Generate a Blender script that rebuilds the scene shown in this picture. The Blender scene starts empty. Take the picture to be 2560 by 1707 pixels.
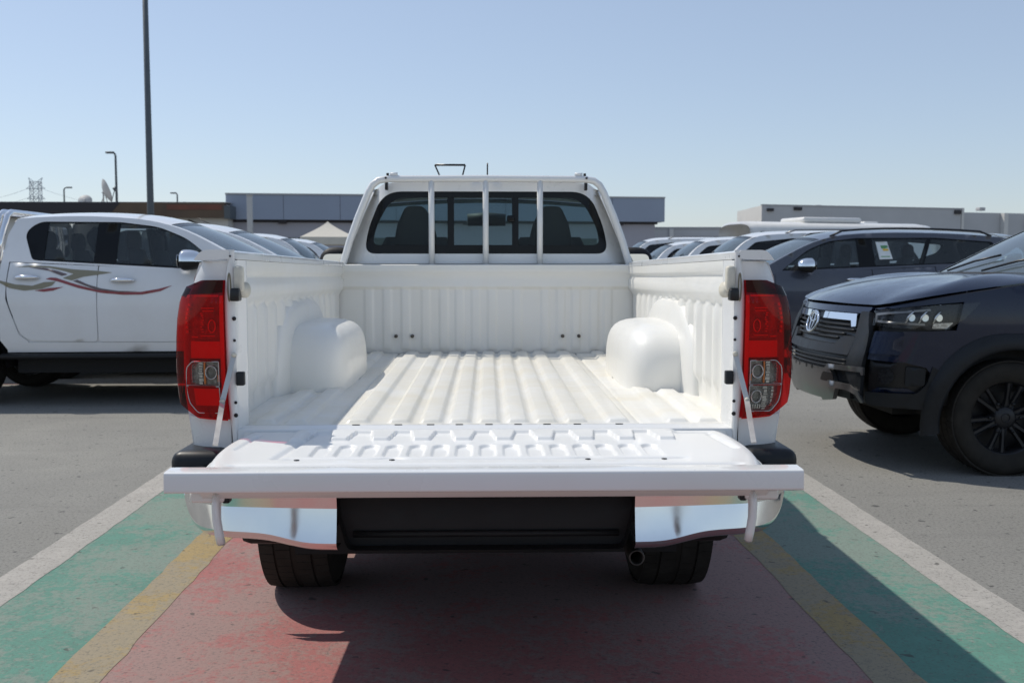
import bpy, bmesh, math, random
from math import sin, cos, pi, radians, sqrt, atan2
from mathutils import Vector, Matrix
from mathutils.geometry import delaunay_2d_cdt
random.seed(7)
SC = bpy.context.scene
COL = SC.collection

# ------------------------------------------------------------------ camera
cam_d = bpy.data.cameras.new("camera")
cam_d.sensor_width = 36; cam_d.lens = 36
cam_d.clip_start = 0.05; cam_d.clip_end = 5000
cam_d.dof.use_dof = True; cam_d.dof.focus_distance = 3.3; cam_d.dof.aperture_fstop = 7.0
cam = bpy.data.objects.new("camera", cam_d); COL.objects.link(cam)
PIT = math.atan(189.5/2560); YAW = math.atan(82/2560)
cam.location = (-0.02, 0, 1.27)
cam.rotation_euler = (pi/2-PIT, 0, -YAW)
SC.camera = cam

# ------------------------------------------------------------------ sky and sun
SUN_TO = Vector((-0.58, 0.42, 1.0)).normalized()
EL = math.asin(SUN_TO.z); AZ = atan2(SUN_TO.x, SUN_TO.y)
w = bpy.data.worlds.new("World"); SC.world = w; w.use_nodes = True
nt = w.node_tree; bg = nt.nodes["Background"]
sky = nt.nodes.new("ShaderNodeTexSky"); sky.sky_type = 'NISHITA'
sky.sun_disc = False; sky.sun_elevation = EL; sky.sun_rotation = AZ
sky.altitude = 0; sky.air_density = 1.0; sky.dust_density = 0.45; sky.ozone_density = 2.0
tint = nt.nodes.new("ShaderNodeMix"); tint.data_type = 'RGBA'; tint.blend_type = 'MULTIPLY'; tint.inputs[0].default_value = 1
tint.inputs[7].default_value = (.965, .957, .985, 1)          # pale desert haze rather than a green tinge
hsv = nt.nodes.new("ShaderNodeHueSaturation"); hsv.inputs['Saturation'].default_value = .84
nt.links.new(sky.outputs[0], hsv.inputs['Color']); hz = nt.nodes.new("ShaderNodeMix"); hz.data_type = 'RGBA'; hz.inputs[0].default_value = .36; hz.inputs[7].default_value = (3.3, 4.15, 5.2, 1)   # even dust haze
nt.links.new(hsv.outputs[0], hz.inputs[6]); nt.links.new(hz.outputs[2], tint.inputs[6]); nt.links.new(tint.outputs[2], bg.inputs[0]); bg.inputs[1].default_value = 0.131
sl = bpy.data.lights.new("sun", 'SUN'); sl.energy = 3.35; sl.angle = radians(0.53); sl.color = (1.0, 0.94, 0.84)
so = bpy.data.objects.new("sun", sl); COL.objects.link(so)
so.rotation_euler = SUN_TO.to_track_quat('Z', 'Y').to_euler(); so.location = (-20, 15, 30)
SC.view_settings.view_transform = 'Standard'; SC.view_settings.look = 'None'
SC.view_settings.exposure = 0.0; SC.view_settings.gamma = 1.0
try:
    SC.cycles.max_bounces = 10; SC.cycles.transparent_max_bounces = 16
    SC.cycles.sample_clamp_indirect = 6.0; SC.cycles.caustics_reflective = False; SC.cycles.caustics_refractive = False
    SC.cycles.use_denoising = True
except Exception: pass

# ------------------------------------------------------------------ materials
def srgb(r, g, b):
    f = lambda c: (c/255/12.92 if c/255 <= .04045 else ((c/255+.055)/1.055)**2.4)
    return (f(r), f(g), f(b))
def newmat(name):
    m = bpy.data.materials.new(name); m.use_nodes = True
    return m, m.node_tree, m.node_tree.nodes["Principled BSDF"]
def setp(p, **k):
    for a, v in k.items():
        a = a.replace('_', ' ')
        if a in p.inputs: p.inputs[a].default_value = v
def pos(nt, scale=(1, 1, 1), kind='Object'):
    t = nt.nodes.new("ShaderNodeTexCoord"); mp = nt.nodes.new("ShaderNodeMapping")
    mp.inputs['Scale'].default_value = scale
    nt.links.new(t.outputs[kind], mp.inputs[0]); return mp.outputs[0]
def noise(nt, vec, scale, detail=4, rough=.55, dist=0):
    n = nt.nodes.new("ShaderNodeTexNoise"); n.inputs['Scale'].default_value = scale
    n.inputs['Detail'].default_value = detail; n.inputs['Roughness'].default_value = rough
    n.inputs['Distortion'].default_value = dist
    nt.links.new(vec, n.inputs['Vector']); return n.outputs['Fac']
def ramp(nt, fac, stops):
    r = nt.nodes.new("ShaderNodeValToRGB"); e = r.color_ramp.elements
    while len(e) < len(stops): e.new(0.5)
    for el, (p, c) in zip(e, stops):
        el.position = p; el.color = (c[0], c[1], c[2], 1) if not isinstance(c, (int, float)) else (c, c, c, 1)
    nt.links.new(fac, r.inputs[0]); return r.outputs[0]
def mix(nt, fac, a, b, mode='MIX'):
    m = nt.nodes.new("ShaderNodeMix"); m.data_type = 'RGBA'; m.blend_type = mode
    for s, v in ((0, fac), (6, a), (7, b)):
        if isinstance(v, (int, float)): m.inputs[s].default_value = v
        elif isinstance(v, tuple): m.inputs[s].default_value = (*v, 1)
        else: nt.links.new(v, m.inputs[s])
    return m.outputs[2]
def bump(nt, p, h, strength, dist):
    b = nt.nodes.new("ShaderNodeBump"); b.inputs['Strength'].default_value = strength; b.inputs['Distance'].default_value = dist
    nt.links.new(h, b.inputs['Height']); nt.links.new(b.outputs[0], p.inputs['Normal'])
def simple(name, col, rough=.5, metal=0., coat=0., coatr=.04, spec=.5, var=.0, vscale=6, bmp=0):
    m, nt, p = newmat(name)
    setp(p, Base_Color=(*col, 1), Roughness=rough, Metallic=metal, Coat_Weight=coat, Coat_Roughness=coatr, Specular_IOR_Level=spec)
    if var:
        v = pos(nt); n = noise(nt, v, vscale, 5, .6)
        c = ramp(nt, n, [(.3, tuple(x*(1-var) for x in col)), (.7, tuple(min(1, x*(1+var)) for x in col))])
        nt.links.new(c, p.inputs['Base Color'])
        r = ramp(nt, n, [(.25, max(0, rough-.12)), (.75, min(1, rough+.15))]); nt.links.new(r, p.inputs['Roughness'])
        if bmp: bump(nt, p, n, bmp, .002)
    return m
def paint(name, col, rough=.32, dust=.18, dcol=(.55, .50, .42), coat=.8, spec=.5):
    m, nt, p = newmat(name)
    v = pos(nt); n = noise(nt, v, 3.1, 6, .62)
    f = ramp(nt, n, [(.42, 0), (.78, dust)])
    nt.links.new(mix(nt, f, col, dcol), p.inputs['Base Color'])
    n2 = noise(nt, v, 9, 3, .6); nt.links.new(ramp(nt, n2, [(.3, rough-.06), (.7, rough+.1)]), p.inputs['Roughness'])
    setp(p, Coat_Weight=coat, Coat_Roughness=.05, Specular_IOR_Level=spec)
    return m
def glass(name, tint, refl=.5, rough=.0, haze=0.0, hcol=(.5, .55, .6)):
    m = bpy.data.materials.new(name); m.use_nodes = True; nt = m.node_tree
    for n in list(nt.nodes): nt.nodes.remove(n)
    out = nt.nodes.new("ShaderNodeOutputMaterial")
    tr = nt.nodes.new("ShaderNodeBsdfTransparent"); tr.inputs[0].default_value = (*tint, 1)
    gl = nt.nodes.new("ShaderNodeBsdfGlossy"); gl.inputs['Roughness'].default_value = rough
    lw = nt.nodes.new("ShaderNodeLayerWeight"); lw.inputs[0].default_value = .5     # two-sided Schlick reflectance
    pw = nt.nodes.new("ShaderNodeMath"); pw.operation = 'POWER'; pw.inputs[1].default_value = 5; nt.links.new(lw.outputs['Facing'], pw.inputs[0])
    fr = nt.nodes.new("ShaderNodeMath"); fr.operation = 'MULTIPLY_ADD'; fr.inputs[1].default_value = .955; fr.inputs[2].default_value = .045; nt.links.new(pw.outputs[0], fr.inputs[0])
    mx = nt.nodes.new("ShaderNodeMixShader")
    if refl != 1:
        mm = nt.nodes.new("ShaderNodeMath"); mm.operation = 'MULTIPLY'; mm.inputs[1].default_value = refl
        nt.links.new(fr.outputs[0], mm.inputs[0]); nt.links.new(mm.outputs[0], mx.inputs[0])
    else: nt.links.new(fr.outputs[0], mx.inputs[0])
    src = tr.outputs[0]
    if haze:
        df = nt.nodes.new("ShaderNodeBsdfDiffuse"); df.inputs[0].default_value = (*hcol, 1)
        m2 = nt.nodes.new("ShaderNodeMixShader"); m2.inputs[0].default_value = haze
        nt.links.new(src, m2.inputs[1]); nt.links.new(df.outputs[0], m2.inputs[2]); src = m2.outputs[0]
    nt.links.new(src, mx.inputs[1]); nt.links.new(gl.outputs[0], mx.inputs[2])
    nt.links.new(mx.outputs[0], out.inputs[0]); return m

M = {}
M['white'] = paint('white_paint', (.79, .79, .775), .30, .20, (.66, .63, .56))
M['white_b'] = paint('white_paint_dusty', (.82, .82, .815), .34, .25, (.62, .58, .52))
def bedmat(name, k):
    m, nt, p = newmat(name)
    v = pos(nt); n = noise(nt, v, 2.3, 6, .65, .4); n2 = noise(nt, v, 14, 4, .6)
    f = ramp(nt, n, [(.40, .08*k), (.72, .85*k)]); f2 = ramp(nt, n2, [(.5, 0), (.8, .35*k)])
    c = mix(nt, f, (.79, .785, .755), (.70, .64, .49)); c = mix(nt, f2, c, (.72, .66, .54))
    nt.links.new(c, p.inputs['Base Color']); nt.links.new(ramp(nt, n2, [(.3, .35), (.7, .55)]), p.inputs['Roughness'])
    setp(p, Coat_Weight=.25, Coat_Roughness=.12); return m
M['gate'] = paint('tailgate_paint', (.79, .79, .775), .42, .22, (.66, .63, .56), coat=.3)
M['bed'] = bedmat('bed_wall_paint', .22); M['bed_floor'] = bedmat('bed_floor_paint', .85)
M['navy'] = paint('navy_paint', (.006, .012, .034), .22, .03, (.12, .12, .12), coat=.6, spec=.25)
M['grey_car'] = paint('slate_grey_paint', (.055, .062, .085), .32, .15, (.20, .19, .18))
M['plastic'] = simple('black_plastic', (.014, .014, .015), .55, spec=.3, var=.25, vscale=20)
M['plastic_g'] = simple('dark_grey_plastic', (.016, .018, .021), .42, spec=.28, var=.2, vscale=12)
M['rubber'] = simple('tyre_rubber', (.030, .027, .023), .8, spec=.2, var=.3, vscale=14)
M['chrome'] = simple('chrome', (.86, .87, .88), .045, 1.0)
M['bumper_chrome'] = simple('bumper_chrome', (.80, .80, .80), .11, 1.0, var=.06, vscale=5)
M['satin'] = simple('satin_silver', (.27, .27, .27), .32, .9, var=.08)
M['rimdark'] = simple('dark_alloy', (.02, .02, .022), .4, .3)
M['alloy'] = simple('silver_alloy', (.45, .46, .47), .35, .8)
M['steel'] = simple('galvanised_steel', (.50, .50, .49), .4, .6, var=.1)
M['black'] = simple('black_enamel', (.006, .006, .007), .35)
M['frit'] = simple('black_glass_border', (.006, .007, .008), .25, spec=.25)
M['under'] = simple('underbody', (.010, .010, .010), .8)
M['seat'] = simple('seat_fabric', (.035, .033, .034), .9, var=.2, vscale=40)
M['dash'] = simple('dashboard', (.04, .042, .045), .6)
M['liner'] = simple('headliner', (.30, .30, .29), .9)
M['lens_red'] = glass('red_lens', (.86, .02, .024), .6)
M['lens_dark'] = glass('dark_red_lens', (.16, .008, .022), .55)
M['lens_clear'] = glass('clear_lens', (.86, .86, .85), .9)
M['red_in'] = simple('red_reflector', (.42, .008, .012), .22, .25, var=.45, vscale=30)
M['red_in2'] = simple('red_reflector_bright', (.95, .05, .045), .18, .3)
M['red_house'] = simple('red_housing', (.40, .008, .012), .3, .1)
M['lamp_in'] = simple('lamp_reflector', (.62, .62, .61), .16, .9, var=.35, vscale=60)
M['lamp_dk'] = simple('lamp_housing', (.22, .22, .21), .22, .7, var=.6, vscale=45)
M['head_dk'] = simple('headlamp_housing', (.022, .023, .026), .25, .3, var=.5, vscale=25)
M['amber'] = simple('amber_bulb', (.75, .22, .03), .3)
M['glass_car'] = glass('car_glass', (.80, .86, .85), .9, haze=.10, hcol=(.26, .31, .33))
M['glass_ws'] = glass('windscreen_glass', (.42, .55, .57), 1.0, haze=.22, hcol=(.36, .47, .55))  # bluish veil: dust film plus sky reflection put into the colour
M['glass_wsc'] = glass('clear_windscreen', (.74, .88, .88), .8, haze=.20, hcol=(.42, .60, .62))
M['glass_hero'] = glass('rear_window_glass', (.66, .80, .80), .45, haze=.015, hcol=(.3, .36, .36))
M['glass_dark'] = glass('privacy_glass', (.16, .17, .18), .9, haze=.03, hcol=(.2, .22, .24))
M['cream'] = simple('cream_plastic', (.60, .57, .48), .5, var=.15, vscale=30)
M['gold'] = simple('decal_gold', (.27, .245, .17), .4)
M['decal_red'] = simple('decal_red', (.30, .065, .07), .4)
M['decal_dk'] = simple('decal_taupe', (.16, .12, .12), .4)
M['sticker'] = simple('sticker_white', (.75, .78, .76), .6)
M['st_green'] = simple('sticker_green', (.10, .30, .12), .6)
M['st_yel'] = simple('sticker_yellow', (.75, .50, .06), .6)

def groundmat():
    m, nt, p = newmat('worn_asphalt')
    v = pos(nt); big = noise(nt, v, .35, 6, .6, .3); mid = noise(nt, v, 2.2, 6, .65); fine = noise(nt, v, 70, 4, .75)
    c = ramp(nt, big, [(.3, (.205, .200, .182)), (.5, (.255, .249, .228)), (.72, (.315, .305, .272))])
    c = mix(nt, ramp(nt, mid, [(.35, 0), (.7, .55)]), c, (.225, .220, .203))
    c = mix(nt, ramp(nt, fine, [(.3, .9), (.5, 0)]), c, (.085, .082, .078))
    c = mix(nt, ramp(nt, fine, [(.62, 0), (.8, .5)]), c, (.45, .44, .42))
    sp = noise(nt, v, 19, 2, .5); c = mix(nt, ramp(nt, sp, [(.66, 0), (.72, .8)]), c, (.05, .05, .05))
    # long faint tyre scuffs
    v2 = pos(nt, (.6, 5, 1)); s2 = noise(nt, v2, 1.2, 5, .6); c = mix(nt, ramp(nt, s2, [(.55, 0), (.75, .35)]), c, (.13, .125, .12))
    nt.links.new(c, p.inputs['Base Color']); setp(p, Roughness=.9, Specular_IOR_Level=.3)
    bump(nt, p, fine, .55, .006); return m
M['ground'] = groundmat()
def roadpaint(name, col, wear, worn=(.275, .262, .232), seed=0):
    m, nt, p = newmat(name)
    t = pos(nt); mp = nt.nodes.new("ShaderNodeMapping"); mp.inputs['Location'].default_value = (seed*3.1, seed*1.7, 0); nt.links.new(t, mp.inputs[0]); v = mp.outputs[0]
    big = noise(nt, v, .8, 8, .70, .3); mid = noise(nt, v, 6, 7, .74); fine = noise(nt, v, 80, 4, .75)
    a = nt.nodes.new("ShaderNodeMath"); a.operation = 'MULTIPLY_ADD'; a.inputs[1].default_value = .45
    nt.links.new(mid, a.inputs[0]); nt.links.new(big, a.inputs[2])
    a2 = nt.nodes.new("ShaderNodeMath"); a2.operation = 'MULTIPLY_ADD'; a2.inputs[1].default_value = .5; nt.links.new(noise(nt, v, 33, 5, .75), a2.inputs[0]); nt.links.new(a.outputs[0], a2.inputs[2])
    f = ramp(nt, a2.outputs[0], [(.98-wear*.12, .12), (1.55-wear*.12, .74)])
    worn = tuple(w_*.80+c_*.20 for w_, c_ in zip(worn, col)); dark = tuple(x*.80 for x in col)
    base = mix(nt, ramp(nt, mid, [(.35, 0), (.65, 1)]), col, dark)
    c = mix(nt, f, base, worn)
    c = mix(nt, ramp(nt, fine, [(.3, .75), (.48, 0)]), c, (.11, .105, .10))
    c = mix(nt, ramp(nt, fine, [(.64, 0), (.8, .45)]), c, (.42, .40, .37))
    sp = noise(nt, v, 17, 2, .5); c = mix(nt, ramp(nt, sp, [(.68, 0), (.73, .7)]), c, (.07, .065, .06))
    nt.links.new(c, p.inputs['Base Color']); setp(p, Roughness=.85, Specular_IOR_Level=.3)
    bump(nt, p, fine, .5, .005); return m
M['p_red'] = roadpaint('red_road_paint', (.41, .140, .132), .74, seed=1)
M['p_yel'] = roadpaint('yellow_road_paint', (.38, .275, .115), .6, seed=2)
M['p_grn'] = roadpaint('green_road_paint', (.10, .265, .205), .58, seed=3)
M['p_wht'] = roadpaint('white_road_paint', (.43, .405, .37), .45, worn=(.34, .325, .295), seed=4)

# ------------------------------------------------------------------ mesh helpers
class MB:
    def __init__(s): s.v = []; s.f = []; s.sm = []
    def add(s, vs, fs, smooth=True):
        b = len(s.v); s.v += [tuple(x) for x in vs]
        s.f += [tuple(i+b for i in f) for f in fs]; s.sm += [smooth]*len(fs); return s
    def merge(s, bm, smooth=False):
        bm.verts.index_update(); vs = [v.co.copy() for v in bm.verts]; fs = [[v.index for v in f.verts] for f in bm.faces]
        bm.free(); return s.add(vs, fs, smooth)
    def box(s, c, d, bev=0, rot=None, seg=2):
        bm = bmesh.new(); bmesh.ops.create_cube(bm, size=1)
        for v in bm.verts: v.co = Vector((v.co.x*d[0], v.co.y*d[1], v.co.z*d[2]))
        if bev: bmesh.ops.bevel(bm, geom=bm.edges[:], offset=bev, segments=seg, affect='EDGES', profile=.5)
        R = rot if rot is not None else Matrix.Identity(3)
        for v in bm.verts: v.co = R @ v.co + Vector(c)
        return s.merge(bm, bool(bev))
    def tube(s, pts, r, n=10, closed=False, cap=True, ry=None, up=None):
        pts = [Vector(p) for p in pts]; N = len(pts); vs = []; fs = []
        rr = r if isinstance(r, (list, tuple)) else [r]*N
        prev = None
        for i, p in enumerate(pts):
            a = pts[i-1] if (i > 0 or closed) else p; b = pts[(i+1) % N] if (i < N-1 or closed) else p
            t = (b-a).normalized()
            u = Vector(up) if up else (prev if prev else (Vector((0, 0, 1)) if abs(t.z) < .9 else Vector((1, 0, 0))))
            x = t.cross(u); x = x.normalized() if x.length > 1e-6 else Vector((1, 0, 0)); y = x.cross(t).normalized(); prev = y
            for k in range(n):
                q = 2*pi*k/n + (pi/4 if n == 4 else 0)
                vs.append(p + x*cos(q)*rr[i] + y*sin(q)*(ry if ry else rr[i]))
        m = N if closed else N-1
        for i in range(m):
            for k in range(n):
                a = i*n+k; b = i*n+(k+1) % n; c = ((i+1) % N)*n+(k+1) % n; d = ((i+1) % N)*n+k
                fs.append((a, b, c, d))
        if cap and not closed: fs += [tuple(range(n-1, -1, -1)), tuple(range((N-1)*n, N*n))]
        return s.add(vs, fs, n > 4)
    def cyl(s, a, b, r, n=20, r2=None): return s.tube([a, b], [r, r if r2 is None else r2], n)
    def lathe(s, prof, o, axis='y', n=32):
        vs = []; fs = []; m = len(prof)
        for k in range(n):
            q = 2*pi*k/n
            for r, h in prof:
                c = {'y': (r*cos(q), h, r*sin(q)), 'z': (r*cos(q), r*sin(q), h), 'x': (h, r*cos(q), r*sin(q))}[axis]
                vs.append((o[0]+c[0], o[1]+c[1], o[2]+c[2]))
        for k in range(n):
            for i in range(m-1): fs.append((k*m+i, k*m+i+1, ((k+1) % n)*m+i+1, ((k+1) % n)*m+i))
        return s.add(vs, fs, True)
    def grid(s, fn, us, vs_, smooth=True):
        V_ = [fn(u, v) for u in us for v in vs_]; m = len(vs_)
        F = [(i*m+j, i*m+j+1, (i+1)*m+j+1, (i+1)*m+j) for i in range(len(us)-1) for j in range(m-1)]
        return s.add(V_, F, smooth)
    def prism(s, poly, fn, a, b):
        n = len(poly); V_ = [fn(p[0], p[1], a) for p in poly]+[fn(p[0], p[1], b) for p in poly]
        F = [tuple(range(n)), tuple(range(2*n-1, n-1, -1))]+[(i, (i+1) % n, n+(i+1) % n, n+i) for i in range(n)]
        return s.add(V_, F, False)
    def panel(s, outline, fn, res=.08, holes=(), thick=.012, rim=True):
        def dens(pl):
            o = []
            for i, p in enumerate(pl):
                q = pl[(i+1) % len(pl)]; d = math.dist(p, q); k = max(1, int(math.ceil(d/res)))
                o += [(p[0]+(q[0]-p[0])*j/k, p[1]+(q[1]-p[1])*j/k) for j in range(k)]
            return o
        loops = [dens(outline)]+[dens(h) for h in holes]
        def inside(x, y, pl):
            r = False; n = len(pl); j = n-1
            for i in range(n):
                a, b = pl[i], pl[j]
                if (a[1] > y) != (b[1] > y) and x < (b[0]-a[0])*(y-a[1])/(b[1]-a[1])+a[0]: r = not r
                j = i
            return r
        pts = []; ed = []
        for l in loops:
            b = len(pts); pts += l; ed += [(b+i, b+(i+1) % len(l)) for i in range(len(l))]
        nb = len(pts)
        xs = [p[0] for p in loops[0]]; ys = [p[1] for p in loops[0]]
        x = min(xs)+res*.5
        while x < max(xs):
            y = min(ys)+res*.5
            while y < max(ys):
                if inside(x, y, loops[0]) and not any(inside(x, y, h) for h in loops[1:]):
                    if min((p[0]-x)**2+(p[1]-y)**2 for p in pts[:nb]) > (res*.45)**2: pts.append((x, y))
                y += res
            x += res
        vo, eo, fo, *_ = delaunay_2d_cdt([Vector(p) for p in pts], ed, [], 0, 1e-6)
        tris = []
        for f in fo:
            cx = sum(vo[i][0] for i in f)/len(f); cy = sum(vo[i][1] for i in f)/len(f)
            if inside(cx, cy, loops[0]) and not any(inside(cx, cy, h) for h in loops[1:]): tris.append(tuple(f))
        s.add([fn(p[0], p[1], 0) for p in vo], tris, True)
        if rim and thick:
            for l in loops:
                n = len(l); V_ = [fn(p[0], p[1], 0) for p in l]+[fn(p[0], p[1], -thick) for p in l]
                s.add(V_, [(i, (i+1) % n, n+(i+1) % n, n+i) for i in range(n)], True)
        return s
    def build(s, name, mat, parent=None, loc=None, rot=None, split=False):
        if split:
            return [p.build(name, mat, parent, loc, rot) for p in s.pieces()]
        me = bpy.data.meshes.new(name); me.from_pydata(s.v, [], s.f); me.update()
        me.polygons.foreach_set('use_smooth', s.sm)
        me.materials.append(M[mat] if isinstance(mat, str) else mat)
        o = bpy.data.objects.new(name, me); COL.objects.link(o)
        if parent: o.parent = parent
        if loc: o.location = loc
        if rot: o.rotation_euler = rot
        return o
def _pieces(s, gap=.004):
    p = list(range(len(s.v)))
    def f(a):
        while p[a] != a: p[a] = p[p[a]]; a = p[a]
        return a
    for fc in s.f:
        for i in fc[1:]: p[f(i)] = f(fc[0])
    isl = {}
    for i in range(len(s.v)): isl.setdefault(f(i), []).append(i)
    bx = []
    for k, ids in isl.items():
        bx.append([[min(s.v[i][a] for i in ids)-gap for a in range(3)], [max(s.v[i][a] for i in ids)+gap for a in range(3)], ids])
    ch = True
    while ch:
        ch = False
        for i in range(len(bx)):
            for j in range(i+1, len(bx)):
                if all(bx[i][0][a] <= bx[j][1][a] and bx[j][0][a] <= bx[i][1][a] for a in range(3)):
                    bx[i] = [[min(bx[i][0][a], bx[j][0][a]) for a in range(3)], [max(bx[i][1][a], bx[j][1][a]) for a in range(3)], bx[i][2]+bx[j][2]]; del bx[j]; ch = True; break
            if ch: break
    out = []
    for lo, hi, ids in bx:
        st = set(ids); mp = {}; m = MB()
        for i in sorted(ids): mp[i] = len(m.v); m.v.append(s.v[i])
        for fc, sm in zip(s.f, s.sm):
            if fc[0] in st: m.f.append(tuple(mp[i] for i in fc)); m.sm.append(sm)
        out.append(m)
    return out
MB.pieces = _pieces
def rpoly(pts, r, n=5):
    out = []; N = len(pts)
    for i, p in enumerate(pts):
        rr = p[2] if len(p) > 2 else r
        a = Vector(pts[i-1][:2]); b = Vector(p[:2]); c = Vector(pts[(i+1) % N][:2])
        if rr <= 0: out.append(tuple(b)); continue
        u = (a-b); v = (c-b); d = min(rr, u.length*.48, v.length*.48); p0 = b+u.normalized()*d; p1 = b+v.normalized()*d
        for k in range(n+1):
            t = k/n; q = p0*(1-t)**2+b*2*t*(1-t)+p1*t*t; out.append((q.x, q.y))
    return out
def lerp_tab(tab, x):
    if x <= tab[0][0]: return tab[0][1]
    for (a, b), (c, d) in zip(tab, tab[1:]):
        if x <= c: return b+(d-b)*(x-a)/(c-a)
    return tab[-1][1]
def smooth_tab(tab):
    # Catmull-Rom through the table
    xs = [t[0] for t in tab]; ys = [t[1] for t in tab]; n = len(xs)
    m = [0]*n
    for i in range(n):
        a = max(0, i-1); b = min(n-1, i+1); m[i] = (ys[b]-ys[a])/(xs[b]-xs[a])
    def f(x):
        if x <= xs[0]: return ys[0]
        if x >= xs[-1]: return ys[-1]
        for i in range(n-1):
            if x <= xs[i+1]:
                h = xs[i+1]-xs[i]; t = (x-xs[i])/h
                return (2*t**3-3*t*t+1)*ys[i]+(t**3-2*t*t+t)*h*m[i]+(-2*t**3+3*t*t)*ys[i+1]+(t**3-t*t)*h*m[i+1]
    return f
def lin(a, b, n): return [a+(b-a)*i/(n-1) for i in range(n)]
def sst(a, b, x):
    t = min(1, max(0, (x-a)/(b-a))); return t*t*(3-2*t)
def empty(name, loc, label=None, cat=None, group=None, rz=0):
    o = bpy.data.objects.new(name, None); COL.objects.link(o); o.location = loc; o.rotation_euler = (0, 0, rz); o.empty_display_size = .3
    if label: tag(o, label, cat, group)
    return o
def tag(o, label=None, cat=None, group=None, kind=None):
    for k, v in (('label', label), ('category', cat), ('group', group), ('kind', kind)):
        if v: o[k] = v
    return o
def copy_tree(o, parent=None):
    c = o.copy(); COL.objects.link(c)
    if parent is not None: c.parent = parent
    for ch in list(o.children): copy_tree(ch, c)
    return c

# ------------------------------------------------------------------ the ground
def sheet(name, x0, x1, y0, y1, z, mat, n=1):
    return MB().add([(x0, y0, z), (x1, y0, z), (x1, y1, z), (x0, y1, z)], [(0, 1, 2, 3)], False).build(name, mat)
tag(sheet('ground', -900, 900, -300, 1500, 0, 'ground'), kind='structure')
def stripe(name, x0, x1, y0, y1, z, mat, wob):
    ys = lin(y0, y1, 161); mb = MB(); rnd = random.Random(len(name)*7+int(x0*100))
    e = lambda: (rnd.random()-.5)*2*wob
    V_ = []
    for y in ys: V_ += [(x0+e(), y, z), (x1+e(), y, z)]
    mb.add(V_, [(2*i, 2*i+1, 2*i+3, 2*i+2) for i in range(len(ys)-1)], False)
    return tag(mb.build(name, mat), kind='structure')
stripe('red_lane_paint', -1.20, 1.20, -9, 8.9, .003, 'p_red', .006)
for a in (-1, 1):
    stripe('yellow_lane_line', *sorted((a*1.178, a*1.34)), -9, 8.9, .0045, 'p_yel', .006)
    stripe('green_lane_paint', *sorted((a*1.335, a*1.812)), -9, 8.9, .003, 'p_grn', .004)
    stripe('white_lane_line', *sorted((a*1.805, a*1.972)), -9, 8.9, .0045, 'p_wht', .004)

# ------------------------------------------------------------------ vehicles: common body
# A vehicle is described in (u, y, z): u metres back from the front bumper, y to its left, z up.
# q is the arc coordinate along the plan outline of the body (0 = centre of the front, past 1.20 it runs along the side, q = u + 0.70)
PROF = smooth_tab([(.30, .86), (.45, .895), (.6, .918), (.8, .93), (.95, .93), (1.05, .921), (1.15, .90), (1.22, .874), (1.28, .848), (1.35, .815), (1.5, .748), (1.65, .682), (1.75, .64)])
def plan(q):
    a = abs(q)
    if a < .667: u, y = .10*(a/.667)**2, a*.99
    elif a < 1.2:
        t = (a-.667)/(1.2-.667)*pi/2; u, y = .5-.4*cos(t)**1.0, .66+.265*sin(t)
        u = .10+.40*(1-cos(t))
    else: u, y = a-.70, .925
    return u, y
FZ = smooth_tab([(.3, .06), (.42, .015), (.5, .0), (.68, .0), (.78, .035), (.9, .075), (1.0, .11), (1.08, .16)])
def ribbon(q, z, off=0, tail=None):
    def P(q):
        u, y = plan(q); a = abs(q)
        k = 1-sst(.6, 1.25, a); u += FZ(z)*k
        y *= PROF(z)/.925
        y *= .99+.01*sst(.9, 1.9, a)
        if tail == 5.25: y *= 1-.085*sst(2.0, 2.85, u)*sst(1.12, 1.30, z)
        elif tail and u > tail-.45: y *= 1-.10*((u-tail+.45)/.45)**2.5
        return u, y
    u, y = P(q); u1, y1 = P(q+.002); u0, y0 = P(q-.002)
    if abs(q) < .005: nx, ny = -1, 0
    else:
        dx, dy = (u1-u0), (y1-y0); L_ = sqrt(dx*dx+dy*dy) or 1; nx, ny = -dy/L_, dx/L_
        if q < 0: nx, ny = dy/L_, -dx/L_  # unused half handled by mirror
    return u+nx*off, y+ny*off, z
RAIL = {'wagon': smooth_tab([(1.22, 1.20), (1.38, 1.40), (1.55, 1.575), (1.75, 1.70), (2.0, 1.752), (2.5, 1.775), (3.2, 1.78), (4.2, 1.76), (4.6, 1.72)]), 'single': smooth_tab([(1.22, 1.185), (1.5, 1.335), (1.75, 1.47), (2.0, 1.575), (2.25, 1.640), (2.5, 1.668), (2.8, 1.664)]), 'pickup': smooth_tab([(1.22, 1.185), (1.5, 1.335), (1.75, 1.47), (2.0, 1.588), (2.25, 1.665), (2.5, 1.702), (2.9, 1.722), (3.3, 1.715), (3.62, 1.69)]),
        'suv': smooth_tab([(1.22, 1.185), (1.5, 1.335), (1.75, 1.47), (2.0, 1.59), (2.25, 1.672), (2.5, 1.715), (3.0, 1.74), (3.6, 1.735), (4.2, 1.705), (4.6, 1.66)])}
BELT = smooth_tab([(1.2, 1.185), (2.0, 1.222), (2.7, 1.268), (3.6, 1.305), (4.7, 1.33)])
HOODZ = smooth_tab([(0, 1.01), (.667, 1.008), (.9, 1.03), (1.2, 1.082), (1.6, 1.145), (1.95, 1.195)])

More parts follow.
